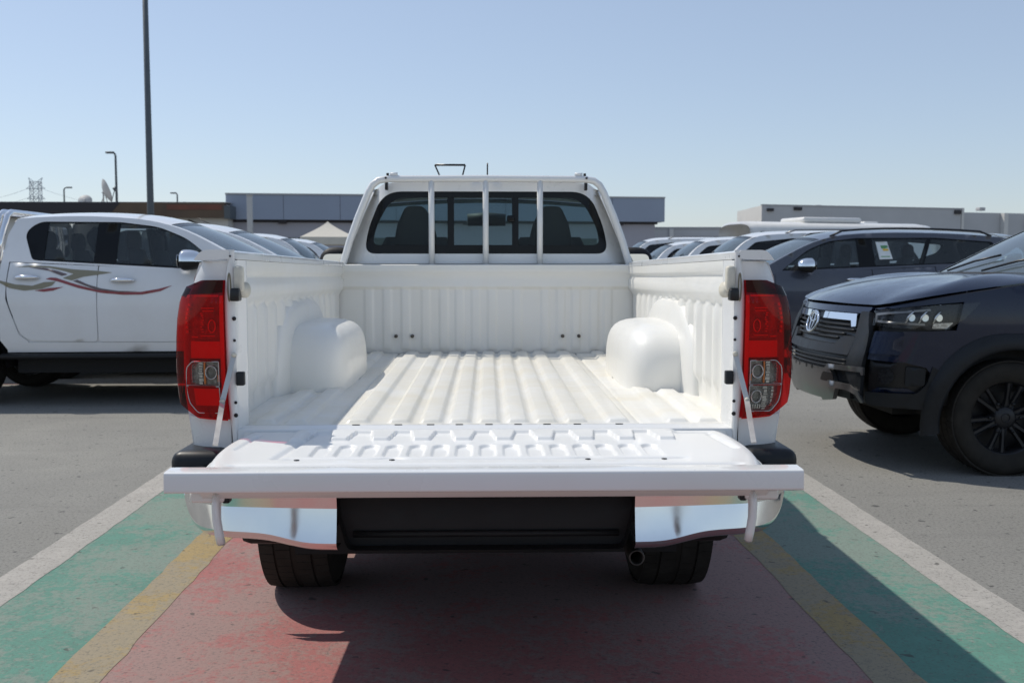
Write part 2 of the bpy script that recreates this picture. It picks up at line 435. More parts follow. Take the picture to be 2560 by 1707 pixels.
def vehicle(root, T, kind, paint_m, cab_end, length, wb, bed=True, flare=None, front='facelift', rim='rimdark', detail=True, glass_m='glass_car', ax_f=.95, seats=True):
    """builds the parts of one vehicle under root. T maps (u, y, z) to the local frame."""
    def S(side):   # ribbon on one side in (u, z): side +1 left
        return lambda u, z, off=0: T(*(lambda r: (r[0], side*r[1], r[2]))(ribbon(u+.70, z, off, length)))
    def Q(side):
        return lambda q, z, off=0: T(*(lambda r: (r[0], side*r[1], r[2]))(ribbon(max(q, 1e-4), z, off, length)))
    def QF(q, z, off=0):
        r = ribbon(abs(q), z, off, length); return T(r[0], r[1]*(1 if q >= 0 else -1), r[2])
    RZ = RAIL[kind]
    R_w = .355; zc = .350; Ra = .455
    ax_r = ax_f+wb
    def arch(c, r, a0=0, a1=pi, n=16): return [(c+r*cos(a0+(a1-a0)*k/n), zc+r*sin(a0+(a1-a0)*k/n)) for k in range(n+1)]
    zs = .50
    # --- fenders (front side panels), with the corner below the lamps
    body = MB()
    for sd in (1, -1):
        top = [(q-.70, HOODZ(q)-.006) for q in lin(1.36, 2.22, 8)]
        w0 = [p for p in arch(ax_f, Ra, pi, 0)]
        fend = [(1.534, zs), (1.534, 1.20), (1.50, 1.185)] + [p for p in reversed(top) if p[0] < 1.48] + [(.60, .885), (.30, .875), (.30, .70), (.44, .66)] + [p for p in w0 if p[1] > zs-.02 or p[0] > ax_f and p[1] > zs-.02]
        body.panel(fend, S(sd), .07)
        # rocker
        body.panel([(ax_f+Ra+.0, .50), (ax_f+Ra+.02, .580), (min(cab_end, ax_r-Ra)-.02, .580), (min(cab_end, ax_r-Ra)-.02, .49)], S(sd), .15)
        body.panel([(1.56, .56), (1.56, 1.17), (min(3.5, cab_end-.05), 1.22), (min(3.5, cab_end-.05), .56)], lambda u, z, o=0, f=S(sd): f(u, z, o-.016), .15, rim=False)
        # roof rail / pillars around the side windows
        end = cab_end
        rail = [(u, RZ(u)) for u in lin(1.30, end-.06, 18)]
        if kind in ('suv', 'wagon'):
            gh = [(1.30, BELT(1.30)-.02)] + rail + [(end+.02, 1.45), (end+.08, BELT(end))] + [(u, BELT(u)) for u in lin(end-.1, 1.4, 8)]
        else:
            gh = [(1.30, BELT(1.30)-.02)] + rail + [(end, 1.55), (end+.02, BELT(end))] + [(u, BELT(u)) for u in lin(end-.1, 1.4, 8)]
        if kind == 'single':
            wo = rpoly([(1.72, 1.275, .03), (2.0, 1.49, .1), (2.27, 1.605, .06), (end-.35, 1.635, .04), (end-.33, 1.31, .03)], .03)
        elif kind == 'pickup':
            wo = rpoly([(1.60, 1.222, .02), (1.98, 1.518, .1), (2.25, 1.625, .08), (2.6, 1.668, .05), (3.34, 1.672, .10), (3.455, 1.57, .12), (3.35, 1.318, .04)], .03)
        elif kind == 'wagon':
            wo = rpoly([(1.50, 1.235, .02), (1.62, 1.50, .06), (1.80, 1.64, .06), (2.4, 1.70, .05), (4.2, 1.69, .06), (4.38, 1.36, .06), (4.0, 1.345, .05)], .03)
        else:
            wo = rpoly([(1.62, 1.25, .02), (1.98, 1.52, .1), (2.25, 1.628, .08), (2.6, 1.67, .05), (3.6, 1.675, .08), (4.35, 1.62, .08), (4.30, 1.50, .05), (3.9, 1.345, .1)], .03)
        body.panel(gh, S(sd), .08, [wo], thick=.03)
        wrap = glass_m
        # glass + black divider
        g = MB().panel(wo, lambda u, z, off=0, f=S(sd): f(u, z, off-.014), .1, rim=False)
        if kind == 'single': g.build('side_window', glass_m, root)
        else:
            fr = MB(); f0 = S(sd); fB = lambda u, z, off=0: f0(u, z, off-.006)
            fr.panel([(2.60, 1.275), (2.60, 1.652 if kind != 'wagon' else 1.69), (2.80, 1.655 if kind != 'wagon' else 1.69), (2.80, 1.287)], fB, .1)
            if kind == 'pickup': fr.panel(rpoly([(3.25, 1.312), (3.25, 1.672), (3.34, 1.672), (3.455, 1.57, .1), (3.35, 1.318)], .02), fB, .1)
            else: fr.panel([(3.34, 1.312), (3.50, 1.672), (3.56, 1.672), (3.40, 1.312)], fB, .1)
            # frame ring
            m = len(wo); cx = sum(p[0] for p in wo)/m; cz = sum(p[1] for p in wo)/m
            inn = [(p[0]+(cx-p[0])*.025, p[1]+(cz-p[1])*.08) for p in wo]
            fr.panel(wo, fB, .1, [inn], thick=.006)
            wd = g.build('side_window', glass_m, root); fr.build('window_frame', 'frit', wd)
        # doors
        if kind == 'single': ds = [rpoly([(1.54, .585, .08), (1.54, 1.215, .01), (end-.22, BELT(end-.2)-.004, .01), (end-.22, .585, .08)], .02)]
        else:
            ds = [rpoly([(1.54, .585, .08), (1.54, 1.215, .01), (2.742, BELT(2.74)-.004, .01), (2.742, .585, .04)], .02),
                  rpoly([(2.752, .585, .04), (2.752, BELT(2.75)-.004, .01), (3.54, BELT(3.5)-.004, .01), (3.55, .98, .1), (3.44, .66, .15), (3.36, .60, .08)], .02)]
        for i, d in enumerate(ds):
            dm = MB().panel(d, S(sd), .07, thick=.02).build('door', paint_m, root)
            hx = 2.52 if i == 0 else 3.37
            if kind == 'single': hx = end-.35
            hz = 1.14 if i == 0 else 1.165
            a = [S(sd)(hx-.11+.22*k/6, hz, .008+.028*sin(pi*k/6)**.6) for k in range(7)]
            MB().tube(a, [.010, .018, .021, .021, .021, .018, .010], 10).build('handle', 'chrome', dm)
        # fill between door and cab end / the rear quarter
        if kind == 'single': body.panel([(end-.212, .50), (end-.212, BELT(end-.2)), (end+.02, BELT(end)), (end+.02, .50)], S(sd), .1)
        elif kind == 'pickup':
            body.panel([(3.37, .50), (3.37, .59), (3.45, .65), (3.558, .97), (3.55, BELT(3.55)), (end+.02, BELT(end)), (end+.02, .60), (end-.05, .50)], S(sd), .08)
        else:
            q0 = arch(ax_r, Ra, pi, 0); q0 = [p for p in q0 if p[1] > .52]
            body.panel([(3.37, .50), (3.37, .59), (3.45, .65), (3.558, .97), (3.55, BELT(3.55))] + [(u, BELT(u)) for u in lin(3.7, end+.08, 6)] + [(length-.03, 1.1), (length-.02, .6), (length-.1, .52)] + list(reversed(q0)), S(sd), .08)
    # --- hood, roof, pillars
    def hoodf(t, v, off=0):
        q = t*1.92; u0, y0, _ = ribbon(abs(q), HOODZ(abs(q)), 0); y0 = y0*(1 if q >= 0 else -1)
        k = abs(t); u1 = 1.24-.10*(1-t*t); y1 = t*.83; z0 = HOODZ(abs(q)); z1 = 1.215
        e = v**.75 if k < .7 else v
        e = v**(.72+.28*sst(.4, 1, k))
        z = z0+(z1-z0)*e + .055*(1-k**2.5)*sin(pi*min(1, v*.9+.1))**.8*(1-.3*v) + .018*sst(.50, .60, k)*(1-sst(.62, .85, k))*sin(pi*v)
        u = u0+(u1-u0)*v; y = y0+(y1-y0)*v
        return T(u, y, z+off)
    hd = MB(); hd.grid(lambda a, b: hoodf(a, b), lin(-1, 1, 41), lin(0, 1, 21))
    hd.grid(lambda a, b: (lambda p: p)(T(*(lambda r: (r[0]+.02*b, r[1]*(1 if a >= 0 else -1), r[2]-.03*b))(ribbon(abs(a*1.92), HOODZ(abs(a*1.92)), 0)))), lin(-1, 1, 41), [0, 1])
    hd.build('hood', paint_m, root)
    def topf(u, t, off=0):
        z = RZ(u); y = ribbon(u+.70, z, 0, length)[1]; kk = 1-(sst(1.4, 2.1, u) if kind == 'wagon' else sst(1.6, 2.5, u))
        cr = .06-.05*kk
        uu = u-.14*(1-t*t)*kk
        if kind in ('suv', 'wagon'): uu += .05*(1-t*t)*sst(3.6, 4.6, u)
        return T(uu, y*t, z+cr*(1-t*t)+off)
    uw0, uw1 = (1.28, 1.78) if kind == 'wagon' else (1.30, 2.16)
    body.grid(lambda u, t: topf(u, t), lin(uw1, cab_end-.06, 16), lin(-1, 1, 17))
    for a, b in ((-1, -.94), (.94, 1)): body.grid(lambda u, t: topf(u, t), lin(uw0-.03, uw1, 12), lin(a, b, 3))
    body.build('body', paint_m, root)
    ws = MB().grid(lambda u, t: topf(u, t, -.006), lin(uw0-.08, uw1, 14), lin(-.945, .945, 15))
    wsh = ws.build('windscreen', 'glass_wsc' if kind == 'single' else 'glass_ws', root)
    MB().grid(lambda u, t: topf(u, t, -.004), lin(uw1-.055, uw1+.005, 3), lin(-.95, .95, 15)).build('windscreen_border', 'frit', wsh)
    wm = MB(); 
    wm.grid(lambda u, t: topf(u, t, .0), lin(uw0-.09, uw0-.02, 4), lin(-.95, .95, 15)); wm.build('cowl', 'plastic', root)
    wi = MB()
    for t0 in (-.5, .15):
        wi.tube([topf(uw0-.03, t0, .015), topf(uw0+.08, t0+.25, .02), topf(uw0+.16, t0+.52, .018)], .008, 6)
    wi.build('wiper', 'black', root, split=True)
    # --- underbody blocks; pickups get a wider low one, added in place of shade
    ub = MB()
    for (a, b, hw, z0, z1) in ((.35, length-.3, .62, .34, .52), (.45, 1.2, .80, .5, 1.0), (ax_f+Ra, ax_r-Ra, .84, .45, .53), (ax_f+Ra+.06, ax_r-Ra-.06, .80 if kind == 'pickup' else .42, .295, .46)):
        ub.add([T(x, y, z) for x in (a, b) for y in (-hw, hw) for z in (z0, z1)], [(0, 1, 3, 2), (4, 6, 7, 5), (0, 4, 5, 1), (2, 3, 7, 6), (0, 2, 6, 4), (1, 5, 7, 3)], False)
    for c in (ax_f, ax_r):
        for sd in (1, -1):
            n = 16; pa = [(c+Ra*cos(pi*k/n), zc+Ra*sin(pi*k/n)) for k in range(n+1)]
            ub.grid(lambda k, y: T(pa[int(k)][0], y*sd, pa[int(k)][1]), list(range(n+1)), [.50, .90])
            ub.add([T(p[0], .52*sd, p[1]) for p in pa], [tuple(range(n+1))], False)
    ub.build('underbody', 'under', root)
    # --- wheels
    for c in (ax_f, ax_r):
        for sd in (1, -1):
            if kind == 'single' and c == ax_r: continue
            wheel(root, lambda x, y, z, c=c, sd=sd: T(c+x, sd*(.775+y), zc+z), R_w, rim)
    # --- flares
    if flare:
        fl = MB()
        for sd in (1, -1):
            f0 = S(sd)
            for c in ((ax_f,) if kind not in ('suv', 'wagon') else (ax_f, ax_r)) + ((ax_r,) if kind == 'pickup' else ()):
                n = 28
                rows = []
                for k in range(n+1):
                    a = radians(-12)+radians(204)*k/n
                    wdt = .060+.025*abs(sin(2*a))
                    rows.append([f0(c+(Ra-.035)*cos(a), zc+(Ra-.035)*sin(a), -.03), f0(c+(Ra-.035)*cos(a), zc+(Ra-.035)*sin(a), .026), f0(c+(Ra-.015)*cos(a), zc+(Ra-.015)*sin(a), .034),
                                 f0(c+(Ra+wdt*.8)*cos(a), zc+(Ra+wdt*.8)*sin(a), .026), f0(c+(Ra+wdt)*cos(a), zc+(Ra+wdt)*sin(a), .0)])
                m = 5; V_ = [p for r in rows for p in r]
                fl.add(V_, [(i*m+j, i*m+j+1, (i+1)*m+j+1, (i+1)*m+j) for i in range(n) for j in range(m-1)], True)
        fl.build('wheel_arch_flare', flare, root, split=True)
    # --- mirrors
    for sd in (1, -1):
        c = (1.93, .985, 1.315) if kind != 'single' else (1.93, .905, 1.285)
        def sp(a, b, sx=.155, sy=.115, sz=.098):
            ca, sa = cos(a), sin(a); cb, sb = cos(b), sin(b)
            p = lambda v, e: (abs(v)**e)*(1 if v >= 0 else -1)
            k_ = sx if cb > 0 else .055
            return (c[0]-k_*p(ca, .8)*p(cb, .8), c[1]+sy*p(ca, .8)*p(sb, .8), c[2]+sz*p(sa, .85))
        up = MB().grid(lambda a, b: T(*(lambda r: (r[0], sd*r[1], r[2]))(sp(a, b))), lin(-.05, pi/2, 8), lin(-pi, pi, 25))
        lo = MB().grid(lambda a, b: T(*(lambda r: (r[0], sd*r[1], r[2]))(sp(a, b, .15, .112, .088))), lin(-pi/2, -.05, 8), lin(-pi, pi, 25))
        lo.tube([T(1.90, sd*.84, 1.265), T(1.93, sd*.93, 1.262)], .03, 8)
        lo.panel(rpoly([(1.72, 1.25), (1.82, 1.345), (1.93, 1.30), (1.93, 1.26)], .02), lambda u, z, off=0, f=S(sd): f(u, z, off+.004), .1)
        mr = lo.build('door_mirror', 'plastic', root)
        MB().panel(rpoly([(-.085, -.055), (.085, -.055), (.085, .055), (-.085, .055)], .04), lambda y, z, o=0: T(c[0]+.0565+o, sd*(c[1]+y), c[2]+z), .05, thick=.003).build('mirror_glass', 'chrome', mr)
        up.build('mirror_cap', 'plastic' if kind == 'single' else 'chrome', mr)
    # --- front end
    if True:
        def fpanel(pts, off, mat, name, parent=root, res=.06, both=True, thick=.03, holes=()):
            for sd in (1, -1): MB().panel(pts, lambda q, z, o=0, f=Q(sd): f(q, z, o+off), res, holes, thick).build(name, mat, parent)
        def cpanel(half, off, mat, name, parent=root, res=.06, thick=.03):
            full = list(half)+[(-a, b) for a, b in reversed(half)]
            return MB().panel(full, lambda q, z, o=0: QF(q, z, o+off), res, (), thick).build(name, mat, parent)
        # dark backing behind the whole nose
        MB().grid(lambda q, z: QF(q, z, -.05), lin(-1.3, 1.3, 41), lin(.42, 1.0, 8)).build('nose_backing', 'black', root)
        fpanel(rpoly([(.79, .735), (.79, .872), (1.01, .872), (1.005, .735)], .015), .004, paint_m, 'bumper_skin')
        fpanel(rpoly([(.79, .70), (.79, .735), (1.16, .735), (1.16, .68)], .01), -.004, paint_m, 'bumper_fill')
        # lower bumper corners
        fpanel(rpoly([(.80, .42, .03), (.80, .50, .01), (1.10, .50, .02), (1.15, .56, .03), (1.17, .67, .01), (1.21, .64), (1.205, .40, .05)], .01), .006, 'plastic_g' if flare else paint_m, 'bumper_corner')
        fpanel([(.80, .50), (.80, .70), (1.16, .68), (1.15, .56), (1.10, .50)], -.028, 'black', 'fog_lamp_recess')
        fpanel(rpoly([(.83, .50), (.88, .53), (1.06, .53), (1.10, .505)], .01), -.018, paint_m, 'fog_lamp_shelf')
        fpanel(rpoly([(1.04, .545), (1.04, .665), (1.14, .655), (1.14, .55)], .015), -.006, 'plastic_g', 'fog_lamp_bezel')
        fl_ = fpanel([(.93+.05*cos(2*pi*k/16), .60+.05*sin(2*pi*k/16)) for k in range(16)], -.016, 'head_dk', 'fog_lamp')
        # pillar strips, grille
        fpanel(rpoly([(.60, .60), (.605, .80), (.575, .985), (.66, .985), (.76, .86), (.78, .74), (.775, .44), (.74, .42)], .02), .022, 'plastic_g', 'grille_pillar')
        cpanel(rpoly([(.59, .71, 0), (.60, .825, .02), (.47, .825, .02), (.40, .775, .02)], .01), .016, 'plastic_g', 'grille_lower_trim')
        gr = cpanel([(.60, .60), (.60, .99)], -.025, 'black', 'grille')
        sl_ = MB()
        for z in (.795, .823, .851, .879, .907):
            hw = .40 if z < .80 else (.46 if z < .83 else .56)
            sl_.tube([QF(q, z+.012, -.002) for q in lin(-hw, hw, 25)], .008, 6)
        for z in (.625, .65, .675): sl_.tube([QF(q, z, .0) for q in lin(-.58, .58, 21)], .006, 6)
        sl_.build('grille_slats', 'plastic_g', gr)
        ch = MB()
        for sd in (1, -1):
            ch.panel(rpoly([(.135, .925), (.135, .968), (.545, .968), (.575, .89), (.53, .885), (.505, .925)], .008), lambda q, z, o=0, f=Q(sd): f(q, z, o+.024), .05, thick=.03)
        ch.build('grille_chrome', 'chrome', gr, split=True)
        cpanel([(.62, .972), (.655, .995), (.655, 1.012)], .012, paint_m, 'hood_lip')
        em = MB()
        def ring(cq, cz, a, b, r):
            em.tube([QF(cq+a*cos(2*pi*k/28), cz+b*sin(2*pi*k/28), .034) for k in range(28)], r, 8, True)
        ring(0, .893, .098, .068, .0085); ring(0, .893, .030, .060, .006); ring(0, .921, .070, .026, .006)
        em.build('emblem', 'chrome', gr)
        # skid plate and silver bars
        sk = MB()
        cp = rpoly([(.28, .385, .02), (.44, .41, .02), (.50, .50, .02), (.44, .60, .03), (.36, .625, .02)], .01)
        sk.panel(cp+[(-a, b) for a, b in reversed(cp)], lambda q, z, o=0: QF(q, z, o+.020), .05, thick=.03)
        for sd in (1, -1):
            f = Q(sd)
            sk.panel(rpoly([(.38, .605), (.40, .640), (.795, .650), (.80, .60), (.785, .60), (.78, .618), (.50, .612)], .006), lambda q, z, o=0: f(q, z, o+.030), .05, thick=.02)
            sk.panel(rpoly([(.40, .49), (.42, .535), (.66, .530), (.76, .50), (.802, .43), (.785, .425), (.735, .475), (.62, .492)], .006), lambda q, z, o=0: f(q, z, o+.031), .05, thick=.02)
        sk.build('skid_plate', 'satin', root)
        rb = MB()
        for sd in (1, -1):
            rb.panel(rpoly([(.30, .525), (.34, .585), (.46, .585), (.48, .525)], .02), lambda q, z, o=0, f=Q(sd): f(q, z, o+.0215), .06, thick=.004)
            rb.panel([(.075+.014*cos(2*pi*k/10), .60+.014*sin(2*pi*k/10)) for k in range(10)], lambda q, z, o=0, f=Q(sd): f(q, z, o+.0215), .06, thick=.003)
            rb.panel([(.175+.014*cos(2*pi*k/10), .60+.014*sin(2*pi*k/10)) for k in range(10)], lambda q, z, o=0, f=Q(sd): f(q, z, o+.0215), .06, thick=.003)
        rb.build('bumper_recess', 'black', root, split=True)
        cpanel([(.60, .43), (.60, .605)], -.012, 'plastic_g', 'bumper_centre')
        # headlights
        for sd in (1, -1):
            f = Q(sd)
            hl = rpoly([(.675, .99, .01), (.735, .905, .02), (1.02, .893, .03), (1.24, .885, .05), (1.34, .95, .06), (1.45, 1.052, .02), (1.2, 1.035, .05)], .02)
            h = MB().panel(hl, lambda q, z, o=0: f(q, z, o-.03), .05, rim=False).build('headlight', 'head_dk', root)
            bz = MB()
            bz.panel(rpoly([(.70, .978), (.735, .922), (.752, .922), (.735, .965), (1.15, 1.0), (1.15, 1.012)], .003), lambda q, z, o=0: f(q, z, o-.012), .05, thick=.006)
            bz.panel(rpoly([(.76, .925), (.76, .938), (1.12, .925), (1.12, .912)], .003), lambda q, z, o=0: f(q, z, o-.012), .05, thick=.006)
            bz.build('light_strip', 'satin', h)
            pr = MB()
            for qq in (1.02, 1.10, 1.18):
                pr.tube([f(qq-.015, .925, -.014), f(qq+.0, .965, -.012), f(qq+.03, 1.0, -.014)], .007, 8)
                pr.panel([(qq+.022+.02*cos(2*pi*k/12), .958+.022*sin(2*pi*k/12)) for k in range(12)], lambda q, z, o=0: f(q, z, o-.018), .05, thick=.01)
            pr.build('projector', 'chrome', h)
            MB().panel(rpoly([(1.16, .895), (1.17, .925), (1.29, .93), (1.25, .895)], .01), lambda q, z, o=0: f(q, z, o-.02), .05, thick=.005).build('turn_lamp', 'lamp_in', h)
            MB().panel(hl, lambda q, z, o=0: f(q, z, o+.004), .05, thick=.03).build('lens', 'lens_clear', h)
            MB().panel([(.68, 1.0), (.9, 1.012), (1.2, 1.043), (1.42, 1.060), (1.42, HOODZ(1.42)-.005), (1.2, HOODZ(1.2)-.005), (.9, HOODZ(.9)-.005), (.68, HOODZ(.68)-.004)], lambda q, z, o=0: f(q, z, o), .05, thick=.02).build('fender_edge', paint_m, root)
    # --- interior
    if seats:
        se = MB()
        rows_ = [2.42] if kind == 'single' else [2.42, 3.22]
        for ru in rows_:
            for y in ((-.35, .385) if kind == 'single' else (-.36, .36)):
                n = 12
                def seatb(a, b, ru=ru, y=y):
                    t = a; wv = .235*(1-.55*sst(.62, 1.0, t)); z = .72+.86*t; uu = ru+.18*t-.0
                    th = .07*(1-.35*t)
                    return T(uu+th*sin(b), y+wv*(abs(cos(b))**.6)*(1 if cos(b) >= 0 else -1), z)
                se.grid(seatb, lin(0, .82, 12), lin(0, 2*pi, 17))
                if kind == 'single':
                    se.grid(lambda a, b, ru=ru, y=y: T(ru+.10+.12*a+.05*sin(b)*(1-.4*a), y+lerp_tab([(0, .22), (.25, .19), (.5, .125), (.8, .10), (1, .065)], a)*(abs(cos(b))**.5)*(1 if cos(b) >= 0 else -1), 1.15+.44*a-.03*(cos(b)**2)*a**4), lin(0, 1, 12), lin(0, 2*pi, 25)); se.grid(lambda a, b, y=y, ru=ru: T(ru+.22+.03*sin(b)*a, y+.065*cos(b)*a, 1.59-.03*(cos(b)*a)**2), [0, 1], lin(0, 2*pi, 25))
                    continue
                def head(a, b, ru=ru, y=y):
                    p = lambda v, e: (abs(v)**e)*(1 if v >= 0 else -1)
                    return T(ru+.17+.055*p(cos(a), .7)*p(sin(b), .8), y+.135*p(cos(a), .7)*p(cos(b), .8), 1.50+.10*p(sin(a), .8))
                se.grid(head, lin(-pi/2, pi/2, 9), lin(0, 2*pi, 17))
                se.add([T(ru-.40+a, y+b, c) for a in (0, .5) for b in (-.23, .23) for c in (.62, .82)], [(0, 1, 3, 2), (4, 6, 7, 5), (0, 4, 5, 1), (2, 3, 7, 6), (0, 2, 6, 4), (1, 5, 7, 3)], False)
        se.build('seat', 'seat', root, split=True)
        db = MB(); pr_ = [(1.22, 1.13), (1.45, 1.18), (1.75, 1.17), (1.84, 1.08), (1.80, .80), (1.3, .70)]
        db.grid(lambda i, y: T(pr_[int(i)][0], y, pr_[int(i)][1]), list(range(6)), lin(-.78, .78, 5))
        if kind == 'single': db.box(T(1.30, 0, 1.15), (.4, .2, .1), .02)
        db.build('dashboard', 'dash', root)
        st = MB(); cy = -.36
        st.tube([T(1.98+.07*sin(2*pi*k/24), cy+.185*cos(2*pi*k/24), 1.13+.17*sin(2*pi*k/24)) for k in range(24)], .017, 8, True)
        st.tube([T(1.80, cy, 1.05), T(1.98, cy, 1.13)], .035, 8); st.tube([T(1.985, cy-.17, 1.13), T(1.985, cy+.17, 1.13)], .016, 6)
        st.build('steering_wheel', 'dash', root)
        rm = MB(); rm.tube([T(1.99, -.115, 1.545), T(1.985, 0, 1.55), T(1.99, .115, 1.545)], [.036, .042, .036], 12, ry=None); rm.tube([T(1.96, 0, 1.56), T(1.90, 0, 1.60)], .01, 6)
        rm.build('rearview_mirror', 'dash', root)
    return S, Q, QF, topf

def wheel(root, P, R, rim, wid=.265, rr=.228):
    ty = MB()
    pr = [(rr-.005, -wid*.40), (rr+.02, -wid*.48), (R-.05, -wid*.52), (R-.018, -wid*.46), (R-.003, -wid*.34), (R, 0), (R-.003, wid*.34), (R-.018, wid*.46), (R-.05, wid*.52), (rr+.02, wid*.48), (rr-.005, wid*.40)]
    n = 48; V_ = []
    for k in range(n):
        q = 2*pi*k/n
        for r, h in pr: V_.append(P(r*cos(q), h, r*sin(q)))
    m = len(pr); ty.add(V_, [(k*m+i, k*m+i+1, ((k+1) % n)*m+i+1, ((k+1) % n)*m+i) for k in range(n) for i in range(m-1)], True)
    # tread blocks
    for k in range(60):
        q0 = 2*pi*k/60; q1 = q0+2*pi/60*.94
        for (a, b, sh) in ((-.47, -.27, 0), (-.24, -.04, .5), (.04, .24, 0), (.27, .47, .5)):
            s_ = sh*2*pi/60
            vs = []
            for q in (q0+s_, q1+s_):
                for h in (a*wid, b*wid):
                    rb = R-.006 if abs(h) > wid*.4 else R
                    vs += [P((rb-.006)*cos(q), h, (rb-.006)*sin(q)), P((rb+.0035)*cos(q), h, (rb+.0035)*sin(q))]
            ty.add(vs, [(1, 3, 7, 5), (0, 1, 5, 4), (2, 6, 7, 3), (0, 2, 3, 1), (4, 5, 7, 6)], False)
    w_ = empty('wheel', (0, 0, 0)); w_.parent = root
    t_ = ty.build('tyre', 'rubber', w_)
    rm = MB()
    pr = [(rr, -wid*.42), (rr-.012, -wid*.40), (rr-.02, .03), (rr-.02, .30*wid), (rr, wid*.41), (rr+.004, wid*.41)]
    V_ = [P(r*cos(2*pi*k/n), h, r*sin(2*pi*k/n)) for k in range(n) for r, h in pr]; m = len(pr)
    rm.add(V_, [(k*m+i, k*m+i+1, ((k+1) % n)*m+i+1, ((k+1) % n)*m+i) for k in range(n) for i in range(m-1)], True)
    for k in range(12):
        q = 2*pi*(k//2)/6+.26+(.19 if k % 2 else -.19)
        def sp(r, t, h):
            return P(r*cos(q)-t*sin(q), h, r*sin(q)+t*cos(q))
        prof = [(.06, .026), (.12, .017), (.18, .018), (rr-.015, .024)]
        for sgn in (0,):
            vs = []
            for r, hw in prof:
                hh = wid*.26+.02*(r/rr)
                vs += [sp(r, -hw, hh-.012), sp(r, -hw*.65, hh+.008), sp(r, -.008, hh-.002), sp(r, .008, hh-.002), sp(r, hw*.65, hh+.008), sp(r, hw, hh-.012)]
            rm.add(vs, [(i*6+j, i*6+j+1, (i+1)*6+j+1, (i+1)*6+j) for i in range(3) for j in range(5)], False)
    hub = [(0, wid*.33), (.05, wid*.33), (.062, wid*.30), (.075, wid*.26), (.078, 0)]
    V_ = [P(r*cos(2*pi*k/24), h, r*sin(2*pi*k/24)) for k in range(24) for r, h in hub]; m = len(hub)
    rm.add(V_, [(k*m+i, k*m+i+1, ((k+1) % 24)*m+i+1, ((k+1) % 24)*m+i) for k in range(24) for i in range(m-1)], True)
    rm.add([P(rr*cos(2*pi*k/n), -.02, rr*sin(2*pi*k/n)) for k in range(n)], [tuple(range(n))], False)
    nb = rm
    for k in range(6):
        q = 2*pi*k/6
        nb.tube([P(.095*cos(q), wid*.24, .095*sin(q)), P(.095*cos(q), wid*.33, .095*sin(q))], .010, 6)
    nb.tube([P(.026*cos(2*pi*k/16), wid*.335, .026*sin(2*pi*k/16)) for k in range(16)], .004, 6, True)
    rm.build('rim', rim, w_)
    return w_

# ------------------------------------------------------------------ the white truck with its tailgate down
HT = lambda u, y, z: (-y, 5.25-u, z)
hero = empty('pickup_truck', (0, 2.97, 0), 'white single cab pickup seen from behind with its tailgate folded down over a painted bay', 'pickup truck', rz=radians(-.45))
vehicle(hero, HT, 'single', 'white', 2.80, 5.25, 3.20, glass_m='glass_car')
RZL = lambda y: 1.297-.0108*y            # top of the bed rail
FLZ = lambda y: .800+.0065*y             # bed floor
XO = smooth_tab([(.66, .862), (.74, .872), (.80, .880), (.836, .885), (.89, .897), (.934, .901), (.967, .903), (.99, .902), (1.05, .901), (1.117, .897), (1.174, .886), (1.213, .867), (1.253, .853), (1.286, .839), (1.31, .832)])
for_sides = (-1, 1)
